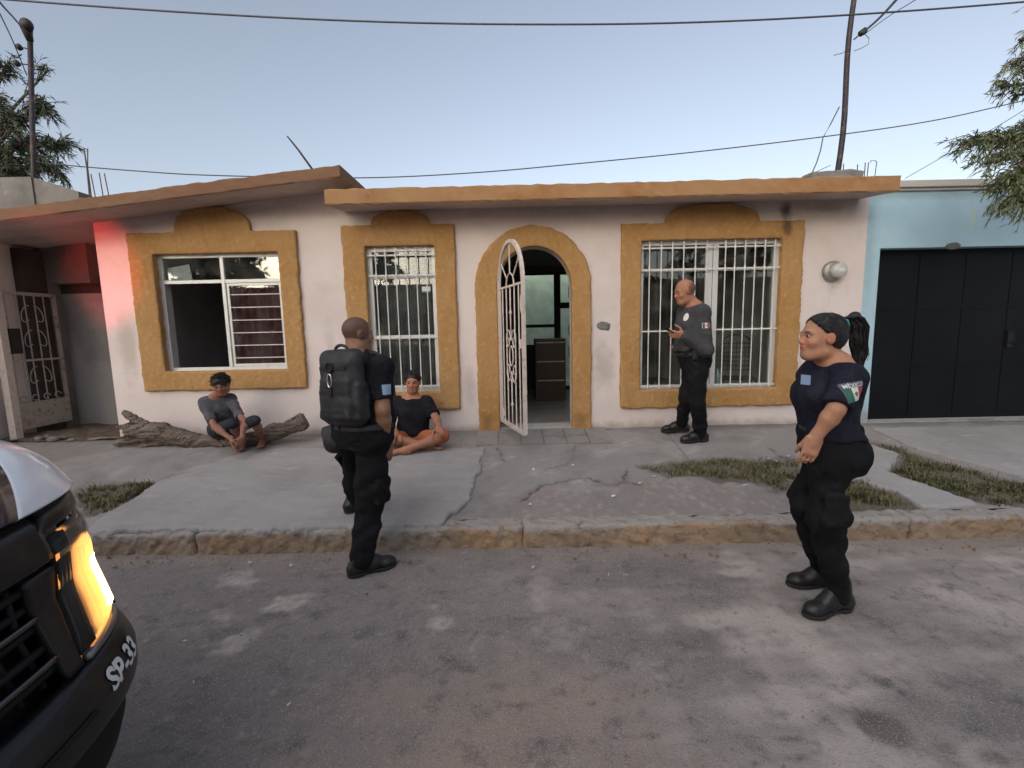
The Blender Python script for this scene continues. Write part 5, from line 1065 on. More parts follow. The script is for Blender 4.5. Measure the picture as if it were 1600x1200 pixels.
# ---- woman officer at right, in profile to the left
def woman():
    Y = 2.36
    J = dict(pelvis=pxw(1297, 700, Y), up=(-.035, 0, 1), fw=(-1, .10, 0), head=pxw(1284, 527, Y), hfw=(-1, .12, .03), hup=np.array((.05, 0, 1)),
        shL=pxw(1296, 588, Y-.17), elL=pxw(1306, 640, Y-.23), wrL=pxw(1274, 684, Y-.18), shR=pxw(1298, 590, Y+.17), elR=pxw(1330, 632, Y+.24), wrR=pxw(1326, 675, Y+.25),
        hipL=pxw(1296, 718, Y-.085), knL=pxw(1290, 812, Y-.10), hipR=pxw(1287, 718, Y+.085), knR=pxw(1260, 790, Y+.10))
    g = gz(1306, 960, 0); J['anL'] = np.array((g.x+.03, g.y+.03, .09)); J['toeL'] = J['anL']+np.array((-.2, -.05, 0))
    g = gz(1290, 917, 0); J['anR'] = np.array((g.x, g.y, .09)); J['toeR'] = J['anR']+np.array((-.2, .02, 0))
    J['h_L'] = HD((-.28, .06, -1), (.2, 1, -.1), (-1, 0, .1), .5, 1.2); J['h_R'] = HD((0, 0, -1), (0, -1, 0), (-1, 0, 0), .4)
    st = dict(T=(.90, .90, .90, .01, .03), skin=(.46, .235, .145), hs=1.0, shirt='navy_cloth', trousers='black_cloth', sleeve=.92, hem=.08, waist=.14, tleg=1.02, butt=.066, cargo=True, arm=.94, leg=1.0, belt=.10, shf=.012, fold=.005, bootL=.285, booth=.19, hand=.93, lip=(.33, .11, .10), jaw=.98, neck=.86)
    r, B, S, A, q, hA, shirt, tr_ = figure('person', 'woman in navy police T-shirt with ponytail and black cargo trousers on the road', (J['anL'][0], J['anL'][1], 0), J, st, .0058)
    # hair: cap drawn back tight, bun root, long wavy ponytail, teal band
    c = np.array(J['head']); rt, fw, up = hA; H = Fld(c-.32, c+.32, .006); s = 1.0
    H.ell(q(0, -.016, .036), hA, (.084*s, .100*s, .092*s), .02); H.ell(q(0, -.05, -.01), hA, (.070*s, .060*s, .065*s), .03)
    # hairline: keep hair behind a slanted plane over the forehead and ears
    n_ = nv(fw*1.0-up*.55); p = q(0, .040, .050); w, x, y, z = H.win(c-.3, c+.3); d = (x-p[0])*n_[0]+(y-p[1])*n_[1]+(z-p[2])*n_[2]; H.phi[w] = np.maximum(H.phi[w], d)
    for e in (-1, 1): H.ell(q(e*.085, .01, -.012), hA, (.03, .032, .038), .008, 's')
    H.folds(.0018, 150, 5, -.9); hair = H.build('hair', MT['hair'], r)
    k0 = q(0, -.108, .062); MBb = Fld(k0-.08, k0+.08, .005); MBb.ell(k0, hA, (.030, .014, .032), .01); MBb.folds(.002, 150, 2); MBb.build('hair_band', MT['teal'], hair)
    px = [(1327, 497), (1336, 494), (1343, 510), (1341, 535), (1344, 555), (1338, 575), (1341, 592)]; rr = [.028, .038, .044, .042, .036, .028, .010]; Pp = [pxw(x_, y_, Y+.02) for x_, y_ in px]; Tt = Fld(np.min(Pp, 0)-.08, np.max(Pp, 0)+.08, .006)
    for i in range(len(Pp)-1): Tt.rc(Pp[i], Pp[i+1], rr[i]*.62, rr[i+1]*.62, .02)
    Tt.folds(.004, 60, 4, .8); tail = Tt.build('ponytail', MT['hair'], hair)
    g = np.random.default_rng(9); st_ = MB(); tt = np.linspace(0, 1, 16); Cx = np.stack([np.interp(tt, np.linspace(0, 1, len(Pp)), [p_[j] for p_ in Pp]) for j in range(3)], 1); Rr = np.interp(tt, np.linspace(0, 1, len(rr)), rr)
    for k in range(150):
        an, ra, ph, am = g.uniform(0, 6.28), math.sqrt(g.uniform(.15, 1)), g.uniform(0, 6.28), g.uniform(.002, .009); e = g.uniform(.7, 1.0)
        pts = [Cx[i]+np.array((math.cos(an+tt[i]*1.5), math.sin(an+tt[i]*1.5), 0))*Rr[i]*ra*1.02+np.array((math.sin(tt[i]*16+ph), math.cos(tt[i]*13+ph), 0))*am*tt[i]*1.6 for i in range(16) if tt[i] <= e]
        st_.tube(pts, list(np.linspace(.0034, .0012, len(pts))), 4)
    st_.build('strands', MT['hair'], hair, True)['kind'] = 'stuff'; st_ = MB()
    for k in range(170):                                 # combed-back strands over the crown
        e = g.choice((-1, 1)); w_ = g.uniform(0, 1); p0 = np.array((e*(.012+.070*w_), (.060-.070*w_**1.5), .085-.085*w_**1.3)); p1 = np.array((e*.012*g.uniform(0, 1), -.105, .060+g.uniform(-.016, .016))); pts = []
        for t in np.linspace(0, 1, 9):
            v = p0*(1-t)+p1*t; v = v-np.array((0, -.016, .036)); L_ = math.sqrt((v[0]/.0855)**2+(v[1]/.1015)**2+(v[2]/.0935)**2); v = v/L_*(1.0+.006*math.sin(k+t*5))+np.array((0, -.016, .036)); pts.append(q(*v))
        st_.tube(pts, .0016, 4)
    st_.build('strands', MT['hair'], hair, True)['kind'] = 'stuff'
    # sleeve flag with lettering, chest badge
    flag_patch(S, shirt, lerp(J['shL'], J['elL'], .48)+np.array((.018, -.06, .0)), (-.06, -1, .12), (1, -.05, .16), (-.16, 0, 1), .110, .062, 'MÉXICO')
    g_, fc = patch_grid(.05, .05, 6, 6); mesh('chest_badge', drape(S, pxw(1240, 590, Y-.10), (-1, -.45, .2), nv(np.cross((-1, -.45, 0), (0, 0, 1))), (0, 0, 1), g_), fc, MT['ltblue'], shirt, True)
    MB().tube([q(.0, 0, 0)+np.array((0, 0, 0)), q(0, 0, .001)], .001, 3)
woman()

# ---- officer from behind, backpack on, stepping up the kerb
def officer():
    Y = 2.98; f2 = (.38, .925, 0); rt2 = np.array((.925, -.38, 0))
    pel = pxw(567, 674, Y); head_c = pxw(559, 522, Y+.03)
    J = dict(pelvis=pel, up=(-.01, .04, 1), fw=f2, head=head_c, hfw=(.80, .6, -.06), hup=np.array((0, 0, 1)))
    shc = pxw(563, 578, Y+.02); J['shR'] = shc+rt2*.165; J['shL'] = shc-rt2*.165; J['elR'] = pxw(598, 640, Y-.12); J['wrR'] = pxw(603, 688, Y-.02); J['elL'] = pxw(530, 640, Y+.20); J['wrL'] = pxw(545, 672, Y+.34)
    J['hipR'] = pel+rt2*.082-np.array((0, 0, .06)); J['hipL'] = pel-rt2*.082-np.array((0, 0, .06)); J['knR'] = pxw(577, 795, Y-.06)
    g = gz(566, 897, 0); J['anR'] = np.array((g.x, g.y, .09)); J['toeR'] = J['anR']+np.array((.18, .10, 0))
    g = gz(552, 806, .19); J['anL'] = np.array((g.x, g.y+.05, sw_h(g.y+.05)+.04+.09)); J['toeL'] = J['anL']+np.array((.12, .16, 0)); J['knL'] = lerp(J['hipL'], J['anL'], .5)+np.array((.03, .0, .02))
    J['h_R'] = HD((.05, .1, -1), (-.7, .5, 0), (.5, .8, 0), .45); J['h_L'] = HD((.3, .6, -.6), (.7, -.4, 0), (0, 0, 1), .4)
    st = dict(T=(1.10, 1.12, .95, .05, 0), skin=(.29, .155, .10), hs=.95, shirt='black_shirt', trousers='black_cloth', sleeve=.80, hem=-.04, waist=.08, tleg=1.16, arm=1.10, cargo=True, belt=.045, fold=.006, jaw=1.05, neck=1.12, bootL=.285, booth=.13,
              hairline=lambda a, b, u: np.where(b > .055, u-.075+.0*a, np.where(u > -.03-.0*b, .03, -.05))*((b < .085) | (u > .07)), stub=.62)
    r, B, S, A, q, hA, shirt, tr_ = figure('person', 'officer seen from behind with black backpack, one foot up on the kerb', (J['anR'][0], J['anR'][1], 0), J, st, .006)
    rt, fw, up = A
    g_, fc = patch_grid(.06, .065, 6, 6); pc = lerp(J['shR'], J['elR'], .52); n_ = nv((.75, -.9, .1)); mesh('sleeve_patch', drape(S, pc, n_, nv(np.cross((0, 0, 1), n_)), (0, 0, 1), g_), fc, MT['ltblue'], shirt, True)
    hol = Fld(pxw(530, 690, Y)-.2, pxw(530, 690, Y)+.2, .008); hc = pel-rt*.165-fw*.075-up*.045; hol.ell(hc, A, (.085, .085, .095), .03); hol.box(hc+up*.06, A, (.07, .06, .03), .02, .03); hol.folds(.003, 40, 2); hol.build('hip_pouch', MT['pack'], tr_)
    # backpack: one thing of its own
    bc = pel+up*.305-fw*.172+rt*.018; bp = thing('backpack', bc-up*.27, 'black nylon backpack with bright carabiner worn by the officer at the kerb', 'backpack')
    f = Fld(bc-.42, bc+.42, .0075); f.box(bc, A, (.155, .062, .24), .058, .02); f.box(bc-fw*.062-up*.06, A, (.12, .026, .13), .024, .02); f.box(bc-fw*.055+up*.12, A, (.11, .022, .055), .02, .02); f.box(bc-rt*.135-up*.08, A, (.03, .055, .12), .025, .02); f.box(bc+rt*.135-up*.08, A, (.03, .055, .12), .025, .02); f.folds(.005, 26, 7, .3); f.folds(.0025, 60, 8, .3); f.build('pack_body', MT['pack'], bp)
    for sd in (-1, 1):
        P = [bc+rt*sd*.10+fw*.06+up*.17, bc+rt*sd*.10+fw*.13+up*.225, bc+rt*sd*.11+fw*.24+up*.20, bc+rt*sd*.12+fw*.335+up*.06, bc+rt*sd*.15+fw*.30-up*.08, bc+rt*sd*.15+fw*.1-up*.18]; m_ = MB(); [m_.beam(P[i], P[i+1], .055, .012, tuple(nv(P[min(i+2, 5)]-bc))) for i in range(5)]; m_.build('shoulder_strap', MT['pack'], bp)
    for dz, wd_ in ((.13, .10), (-.02, .115), (-.14, .115)): MB().beam(bc-fw*.086-rt*wd_+up*dz, bc-fw*.086+rt*wd_+up*dz, .006, .022, tuple(up)).build('webbing', MT['tyre'], bp)
    cc = bc-fw*.093-rt*.02+up*.055; P = [cc+rt*.016*math.cos(t)+up*(.042*math.sin(t)) for t in np.linspace(0, 2*math.pi, 20)[:-1]]; MB().tube(P, .0055, 6, closed=True).build('carabiner', MT['steel'], bp, True)
    P = [cc+up*.05+rt*.026*math.cos(t)+up*(.028*math.sin(t)+.03) for t in np.linspace(0, 2*math.pi, 16)[:-1]]; MB().tube(P, .007, 6, closed=True).build('ring_loop', MT['tyre'], bp, True)
    MB().beam(cc-up*.04, cc-up*.10, .022, .01, tuple(fw)).build('hanging_strap', MT['tyre'], bp)
    P = [bc+up*.235+rt*.05*math.cos(t)-fw*.0+up*.035*math.sin(t) for t in np.linspace(0, math.pi, 12)]; MB().tube(P, .010, 6).build('haul_loop', MT['pack'], bp, True)
officer()

# ---- man in charcoal shirt by the right window
def man():
    Y = 4.72; pel = pxw(1085, 559, Y)
    J = dict(pelvis=pel, up=(-.06, 0, 1), fw=(-1, -.10, 0), head=pxw(1070, 456, Y), hfw=(-.95, -.08, -.22), hup=np.array((-.15, 0, 1)),
        shL=pxw(1092, 502, Y-.17), elL=pxw(1103, 546, Y-.21), wrL=pxw(1068, 524, Y-.20), shR=pxw(1084, 502, Y+.18), elR=pxw(1090, 548, Y+.23), wrR=pxw(1066, 545, Y+.12),
        hipL=pxw(1089, 573, Y-.09), hipR=pxw(1083, 573, Y+.09), knL=pxw(1090, 628, Y-.10), knR=pxw(1073, 624, Y+.08))
    q_ = sw(1094, 690); J['anL'] = np.array((q_.x, q_.y, sw_h(q_.y)+.09)); J['toeL'] = J['anL']+np.array((-.2, -.03, 0))
    q_ = sw(1064, 676); J['anR'] = np.array((q_.x, q_.y, sw_h(q_.y)+.10)); J['toeR'] = J['anR']+np.array((-.2, .0, 0))
    J['h_L'] = HD((-1, -.05, .12), (0.1, .9, .5), (0, -.2, 1), .75); J['h_R'] = HD((-1, -.3, .1), (.2, -.3, .8), (0, -1, 0), .5)
    st = dict(T=(1.06, 1.10, 1.03, .055, 0), skin=(.37, .17, .105), hs=1.04, shirt='grey_shirt', trousers='black_cloth', sleeve=2, hem=.085, waist=.11, tleg=1.04, arm=1.06, belt=.05, fold=.004, collar=True, neck=1.1, booth=.11, grow=.023,
              hairline=lambda a, b, u: np.minimum(np.minimum(.02-b-.9*np.clip(u-.02, 0, 1), u+.05-.25*np.clip(b+.02, -1, 0)), .095-u)*.7, stub=.6)
    r, B, S, A, q, hA, shirt, tr_ = figure('person', 'man in charcoal police shirt looking at a phone before the right window', (J['anL'][0], J['anL'][1], sw_h(J['anL'][1])), J, st, .0075)
    flag_patch(S, shirt, lerp(J['shL'], J['elL'], .36), (-.05, -1, .05), (1, 0, 0), (0, 0, 1), .066, .048)
    rt, fw, up = A; c = pel+up*.42-rt*.085+fw*.10; n_ = nv((-1, -.75, .2)); ring = [(0, 0)]+[(.034*math.cos(t), .042*math.sin(t)) for t in np.linspace(0, 2*math.pi, 19)[:-1]]; mesh('chest_badge', drape(S, c, n_, nv(np.cross((0, 0, 1), n_)), (0, 0, 1), ring), [(0, i, i % 18+1) for i in range(1, 19)], MT['white'], shirt)
    rt, fw, up = A; mb = MB(); G = Fld(pel-.3, pel+.3, .009)
    for k, (o, b_) in enumerate(((.0, .05), (-.05, .05), (.07, .045))): G.box(pel-rt*.185+fw*o*1.3+up*b_, A, (.018, .026, .045), .008, .004)
    G.build('belt_pouches', MT['pack'], tr_)
    w = J['wrL']; d = nv((-1, -.05, .12)); pc = w+d*.115+np.array((0, .025, .018)); u = nv((-.75, -.1, .55)); n_ = nv(np.cross(u, (0, 1, 0))); s_ = np.cross(u, n_)
    mb = MB(); P = [pc+u*a*.075+s_*b*.037+n_*c_*.0045 for a, b, c_ in ((-1, -1, -1), (1, -1, -1), (1, 1, -1), (-1, 1, -1), (-1, -1, 1), (1, -1, 1), (1, 1, 1), (-1, 1, 1))]; mb.hexa(P)
    ph = thing('phone', tuple(pc), 'black phone held in the hand of the man in charcoal shirt', 'phone'); mb.build('case', MT['car_plastic'], ph, bevel=.002)
    mb = MB(); P = [pc+u*a*.070+s_*b*.034+n_*(.0046+c_*.0005) for a, b, c_ in ((-1, -1, 0), (1, -1, 0), (1, 1, 0), (-1, 1, 0), (-1, -1, 1), (1, -1, 1), (1, 1, 1), (-1, 1, 1))]; mb.hexa(P); mb.build('screen', MT['dark_glass'], ph)
man()

def tufts(hair, q, hA, n, ln, s, seed, fw_cut):
    g = np.random.default_rng(seed); st_ = MB(); rt, fw, up = hA; c0 = q(0, -.014, .038)
    while n > 0:
        d = g.normal(size=3); d /= np.linalg.norm(d)
        if d[2] < -.35 or d[1]-d[2]*.5 > fw_cut: continue
        n -= 1; p = c0+(rt*d[0]*.088+fw*d[1]*.104+up*d[2]*.090)*s; o = nv(rt*d[0]+fw*d[1]+up*d[2]); t = nv(np.cross(o, g.normal(size=3))*.9+o*.35+fw*.3); L_ = ln*g.uniform(.6, 1.3)
        st_.tube([p-o*.004, p+t*L_*.5+o*.004, p+t*L_-o*.002], [.004, .0035, .001], 4)
    st_.build('hair_tufts', MT['hair'], hair)['kind'] = 'stuff'
# ---- boy sitting on the log
def boy():
    Y = 4.92; pel = pxw(350, 667, Y+.05); fw = nv((.35, -.94, 0))
    J = dict(pelvis=pel, up=nv(np.array((.03, -.30, 1))), fw=fw, head=pxw(346, 601, Y-.12), hfw=(.28, -.9, -.35), hup=np.array((0, -.3, 1)),
        shL=pxw(374, 636, Y-.08), shR=pxw(331, 637, Y-.10), elL=pxw(382, 660, Y-.26), elR=pxw(336, 668, Y-.24), wrL=pxw(378, 684, Y-.40), wrR=pxw(362, 686, Y-.42),
        hipL=pel+np.array((.075, -.03, -.03)), hipR=pel+np.array((-.075, -.03, -.03)), knL=pxw(398, 657, Y-.30), knR=pxw(362, 662, Y-.34))
    for k, (x, y) in dict(L=(408, 701), R=(376, 706)).items():
        g = sw(x, y); J['an'+k] = np.array((g.x-.02, g.y+.09, sw_h(g.y)+.075)); J['toe'+k] = np.array((g.x+.01, g.y-.03, sw_h(g.y-.03)+.028))
    J['h_L'] = HD((-.3, -.4, -1), (-.6, .3, 0), (0, -1, .2), .6); J['h_R'] = HD((.3, -.3, -1), (.6, .3, 0), (0, -1, .2), .6)
    st = dict(T=(.74, .76, .72, 0, 0), skin=(.27, .13, .085), hs=.9, shirt='grey_tee', trousers='dark_shorts', sleeve=.75, hem=-.05, waist=.04, tleg=.72, tlen=.0, arm=.74, leg=.72, bare=True, grow=.014, hand=.85, fold=.006)
    r, B, S, A, q, hA, shirt, tr_ = figure('person', 'barefoot youngster in grey T-shirt sitting on the log under the left window', (pel[0], pel[1]-.2, sw_h(4.6)), J, st, .0078)
    c = np.array(J['head']); H = Fld(c-.2, c+.2, .007); s = .9; rt, fw_, up = hA; H.ell(q(0, -.014, .040), hA, (.092*s, .108*s, .092*s), .02); H.ell(q(0, -.05, -.015), hA, (.078*s, .06*s, .06*s), .03)
    n_ = nv(fw_-up*.45); p = q(0, .082, .045); w, x, y, z = H.win(c-.2, c+.2); H.phi[w] = np.maximum(H.phi[w], (x-p[0])*n_[0]+(y-p[1])*n_[1]+(z-p[2])*n_[2]); H.folds(.006, 70, 5); tufts(H.build('hair', MT['hair'], r), q, hA, 420, .035, s, 3, .55)
boy()

# ---- person sitting cross-legged against the wall
def sitter():
    Y = 5.0; pel = pxw(648, 684, Y+.03); gz_ = sw_h(Y-.3)
    J = dict(pelvis=pel, up=nv((0, -.10, 1)), fw=nv((.05, -1, 0)), head=pxw(645, 597, Y-.03), hfw=(.05, -1, -.12), hup=np.array((0, 0, 1)),
        shL=pxw(672, 634, Y-.02), shR=pxw(618, 634, Y-.02), elL=pxw(682, 655, Y-.13), elR=pxw(608, 656, Y-.13), wrL=pxw(686, 668, Y-.33), wrR=pxw(618, 676, Y-.33),
        hipL=pel+np.array((.09, -.06, -.0)), hipR=pel+np.array((-.09, -.06, -.0)), knL=np.array(pxw(692, 682, Y-.36)), knR=np.array(pxw(606, 684, Y-.36)))
    J['knL'][2] = max(J['knL'][2], gz_+.13); J['knR'][2] = max(J['knR'][2], gz_+.12)
    a = pxw(640, 690, Y-.46); J['anL'] = np.array((a[0]-.05, a[1], sw_h(a[1])+.075)); J['toeL'] = J['anL']+np.array((-.15, -.02, -.03)); b = pxw(664, 690, Y-.36); J['anR'] = np.array((b[0]+.02, b[1]+.03, sw_h(b[1])+.06)); J['toeR'] = J['anR']+np.array((.15, .0, -.02))
    J['h_L'] = HD((.25, -1, -.25), (0, -.1, -1), (-1, 0, 0), .45); J['h_R'] = HD((-.1, -1, -.25), (0, -.1, -1), (1, 0, 0), .45)
    st = dict(T=(.98, .98, .93, .03, 0), skin=(.36, .165, .10), hs=.95, shirt='black_shirt', trousers='orange', sleeve=.75, hem=-.05, waist=.05, tleg=.95, tlen=.0, arm=1.0, leg=.95, bare=True, fold=.006, neckcut=True)
    r, B, S, A, q, hA, shirt, tr_ = figure('person', 'person in black T-shirt and orange shorts sitting cross-legged below the middle window', (pel[0], pel[1]-.2, gz_), J, st, .0078)
    c = np.array(J['head']); H = Fld(c-.2, c+.2, .007); s = .95; rt, fw_, up = hA; H.ell(q(0, -.014, .036), hA, (.086*s, .102*s, .092*s), .02); H.ell(q(0, -.05, -.015), hA, (.074*s, .06*s, .06*s), .03)
    n_ = nv(fw_-up*.5); p = q(0, .068, .055); w, x, y, z = H.win(c-.2, c+.2); H.phi[w] = np.maximum(H.phi[w], (x-p[0])*n_[0]+(y-p[1])*n_[1]+(z-p[2])*n_[2])
    for e in (-1, 1): H.ell(q(e*.085, .01, -.012), hA, (.03, .03, .036), .008, 's')
    H.folds(.003, 90, 5); tufts(H.build('hair', MT['hair'], r), q, hA, 420, .022, s, 4, .45)
sitter()

# ================================================================== police pickup at left
def truck():
    TY, A_, N_, B_ = .40, .55, 3.2, 1.0
    Wk = [.25, .30, .45, .60, .70, .80, .95, 1.05, 1.20]; Sk = [-1.14, -1.10, -1.05, -1.0, -1.0, -1.05, -1.10, -1.10, -1.15]
    def S(t, w, o=0):
        """front skin of the truck: t angle round the nose (+ far side), w height, o offset outwards"""
        sg = 1 if t >= 0 else -1; a = R(abs(t)); c, s = math.cos(a), math.sin(a); e = 2/N_
        u = -A_+A_*max(c, 0)**e; v = B_*s**e; nx = max(c, 0)**(2-e)/A_; ny = s**(2-e)/B_; L = math.hypot(nx, ny)
        return Vector((np.interp(w, Wk, Sk)+u+o*nx/L, TY+sg*(v+o*ny/L), w))
    r = thing('police_truck', (-3.4, TY, 0), 'dark police pickup with white hood edge and lit amber headlamp at left', 'truck')
    def panel(name, t0, t1, w0, w1, mat, o=0, th=.02, nt=26, nw=10, parent=None, smooth=True):
        V = []
        for i in range(nt):
            for j in range(nw):
                k = j/(nw-1); a0 = t0(k) if callable(t0) else t0; a1 = t1(k) if callable(t1) else t1; oo = o(i/(nt-1), k) if callable(o) else o
                V.append(S(a0+(a1-a0)*i/(nt-1), w0+(w1-w0)*k, oo))
        ob = mesh(name, V, grid_faces(nt, nw), mat, parent or r, smooth); m = ob.modifiers.new('s', 'SOLIDIFY'); m.thickness = th; m.offset = -1; return ob
    T90 = 89.9
    lip = lambda i, k: -.02*(2*k-1)**6
    bump = panel('bumper', -T90, T90, .60, .775, MT['car_black'], lip, .03, 90, 12)
    panel('lower_bumper', -T90, T90, .30, .592, MT['car_plastic'], lambda i, k: -.015-.02*(2*k-1)**4-.02*max(0, math.sin(k*9)), .03, 90, 16)
    panel('air_dam', -70, 70, .20, .296, MT['car_plastic'], -.06, .02, 50, 4)
    panel('grille_fascia', -33, 33, 1.035, 1.158, MT['car_black'], lip, .03, 50, 8)
    for s in (-1, 1):
        def tt(a, b): return (lambda k: s*(a+(b-a)*k))
        panel('fascia_side', tt(27, 26), tt(31.0, 34), .78, 1.032, MT['car_black'], lambda i, k: -.006, .03, 14, 14)
        panel('fascia_corner', tt(31.0, 34.5), tt(T90, T90), 1.105, 1.158, MT['car_black'], lip, .03, 24, 6)
        # headlamp: reflector behind, lit indicator, clear lens, dark bezel
        H = bpy.data.objects.new('headlamp', None); H.location = Vector(S(s*50, .95))-r.location; put(H, r)
        panel('reflector', tt(31.5, 34.5), tt(62, 78), .792, 1.098, MT['silver'], lambda i, k: -.07-.02*math.sin(i*20)*.4, .01, 26, 14, H)
        panel('lens', tt(31.4, 34.4), tt(62, 79), .788, 1.100, MT['lens'], lambda i, k: .002-.012*(2*k-1)**6, .006, 26, 14, H)
        panel('bezel', tt(31.2, 34), tt(37, 40), .80, 1.095, MT['car_plastic'], -.004, .02, 5, 10, H)
        if s > 0:
            panel('indicator_lamp', tt(44.5, 46), tt(55, 57), .80, 1.035, MT['amber'], lambda i, k: .005-.012*(2*k-1)**6, .004, 16, 12, H); panel('bulb', tt(47.5, 48.5), tt(52.5, 53), .83, .97, MT['hot'], .0075, .003, 10, 10, H); panel('lamp_housing', tt(31.6, 36), tt(58, 62), .793, 1.06, MT['car_plastic'], -.020, .02, 14, 10, H)
        else: panel('indicator_lamp', tt(39, 42), tt(57, 60), .835, 1.04, MT['lens'], -.026, .008, 12, 10, H)
        panel('lamp_shelf', tt(33, 33), tt(70, 72), .776, .790, MT['silver'], -.005, .03, 14, 3, H)
        panel('fender_nose', tt(62.5, 79.5), tt(T90, T90), .778, 1.103, MT['car_black'], 0, .02, 10, 10)
        FL = bpy.data.objects.new('fog_lamp', None); q = S(s*22, .46, -.02); FL.location = q-r.location; put(FL, r); MB().lathe(q, [(.06, -.03), (.075, 0), (.075, .012), (.055, .014), (.03, -.01)], 14, (1, s*.25, 0)).build('rim', MT['chrome'], FL, True); MB().lathe(q, [(.052, 0), (.045, .008), (.0, .010)], 14, (1, s*.25, 0)).build('glass', MT['dark_glass'], FL, True)
        P = [S(s*t, .80-.0*t, .006) for t in range(5, 33, 3)]; 
        hk = S(s*30, .36, .03); MB().tube([hk, hk+Vector((.06, 0, .0)), hk+Vector((.09, 0, .04)), hk+Vector((.06, 0, .08)), hk+Vector((0, 0, .08))], .014, 8).build('tow_hook', MT['car_plastic'], r, True)
    panel('grille_back', -34, 34, .60, 1.06, MT['car_plastic'], -.09, .01, 30, 8)
    for w in (.815, .865, .915, .965, 1.01): MB().tube([S(t, w, -.025) for t in np.linspace(-27, 27, 40)], .011, 6).build('grille_bar', MT['car_plastic'], r, True)
    for w in (.84, .94): MB().tube([S(t, w, -.005) for t in np.linspace(-26.5, 26.5, 40)], .009, 6).build('grille_trim', MT['chrome'], r, True)
    for t in (-20, -12, -4, 4, 12, 20, 24): MB().tube([S(t, w, -.03) for w in (.79, .9, 1.03)], .008, 6).build('grille_upright', MT['car_plastic'], r, True)
    for w, nm in ((.688, 'bumper_groove'),): MB().tube([S(t, w, .004) for t in np.linspace(-27, 27, 40)], .006, 6).build('bumper_trim', MT['car_plastic'], r, True)
    # number on the bumper corner, both sides as on the near one
    V, Fc = text_mesh('SP-33', .076, .035); xs = [v[0] for v in V]; P = []
    ts = np.linspace(30, 80, 200); arc = [0]
    for a, b in zip(ts[:-1], ts[1:]): arc.append(arc[-1]+(S(b, .72)-S(a, .72)).length)
    for x, y in V: P.append(S(float(np.interp(.03+(x-min(xs)), arc, ts)), .705+y, .003))
    mesh('number_lettering', P, Fc, MT['white'], bump)
    # hood: navy middle, white outer bands
    def hood(v, d):
        av = min(abs(v), .995); a = math.asin(av**(N_/2)); uf = np.interp(1.165, Wk, Sk)-A_+A_*math.cos(a)**(2/N_)-.012
        edge = max(0, (av-.80)/.2); z = 1.163+.15*(1-math.exp(-d/.11))+.035*d-.055*edge**2.2*(1-math.exp(-d/.1))+.012*math.exp(-((av-.55)/.08)**2)*(1-math.exp(-d/.2))
        return (uf-d*(1.75-A_*(1-math.cos(a)**(2/N_))*.9)/1.75 if False else uf+(-2.85-uf)*(d/1.75), TY+v, z)
    def vb(d): return .63+.26*(1-math.exp(-d/.22))
    def hood_part(name, lo, hi, mat, dz=0):
        V = []; nd = 40; nvv = 26
        for i in range(nd):
            d = 1.75*(i/(nd-1))**1.8
            for j in range(nvv): 
                v = lo(d)+(hi(d)-lo(d))*j/(nvv-1); p = hood(v, d); V.append((p[0], p[1], p[2]+dz))
        ob = mesh(name, V, grid_faces(nd, nvv), mat, HD_, True); m = ob.modifiers.new('s', 'SOLIDIFY'); m.thickness = .02; m.offset = 1 if False else -1; return ob
    HD_ = bpy.data.objects.new('hood', None); HD_.location = Vector((-2, TY, 1.2))-r.location; put(HD_, r)
    hood_part('centre_panel', lambda d: -vb(d)+.001, lambda d: vb(d)-.001, MT['hood_navy']); hood_part('side_band', lambda d: vb(d), lambda d: .992, MT['hood_white']); hood_part('side_band', lambda d: -.992, lambda d: -vb(d), MT['hood_white'])
    # body sides with wheel arches, cab, bed
    for s in (-1, 1):
        y0 = TY+s*.955; y1 = TY+s*.995; wc = -1.98
        prof = [(-1.66, .40), (-1.60, .62), (-1.60, 1.14), (-2.85, 1.20), (-6.6, 1.22), (-6.62, .55), (-5.75, .50)]+[(-5.30+.45*math.cos(t), .40+.45*math.sin(t)) for t in np.linspace(2.9, .25, 9)][::-1][::-1]
        prof = [(-1.62, .62), (-1.62, 1.135), (-2.85, 1.20), (-6.6, 1.22), (-6.62, .55), (-5.80, .5)]+[(-5.35-.45*math.cos(t), .42+.45*math.sin(t)) for t in np.linspace(.2, 2.95, 10)]+[(-4.8, .42), (-2.5, .42)]+[(-2.05-.45*math.cos(t), .42+.45*math.sin(t)) for t in np.linspace(.2, 2.75, 10)]
        plate('body_side', prof, [], min(y0, y1), max(y0, y1), MT['hood_navy'], r)
        for wx in (-2.05, -5.35):
            Wh = bpy.data.objects.new('wheel', None); Wh.location = Vector((wx, TY+s*.82, 0))-r.location; put(Wh, r)
            MB().lathe((wx, TY+s*.70, .38), [(.22, 0), (.36, .01), (.38, .05), (.38, .20), (.36, .24), (.24, .25)], 28, (0, s, 0)).build('tyre', MT['tyre'], Wh, True); MB().lathe((wx, TY+s*.72, .38), [(.235, .0), (.235, .22), (.20, .20), (.06, .17), (.06, .21), (0, .215)], 20, (0, s, 0)).build('rim', MT['meter'], Wh, True)
        for x0, x1 in ((-3.95, -3.0), (-4.85, -4.0)): MB().hexa([(x0, TY+s*.90, 1.26), (x1, TY+s*.90, 1.26), (x1, TY+s*.91, 1.26), (x0, TY+s*.91, 1.26), (x0, TY+s*.80, 1.72), (x1-(.35 if x1 > -3.5 else 0), TY+s*.80, 1.72), (x1-(.35 if x1 > -3.5 else 0), TY+s*.81, 1.72), (x0, TY+s*.81, 1.72)]).build('side_window', MT['dark_glass'], r)
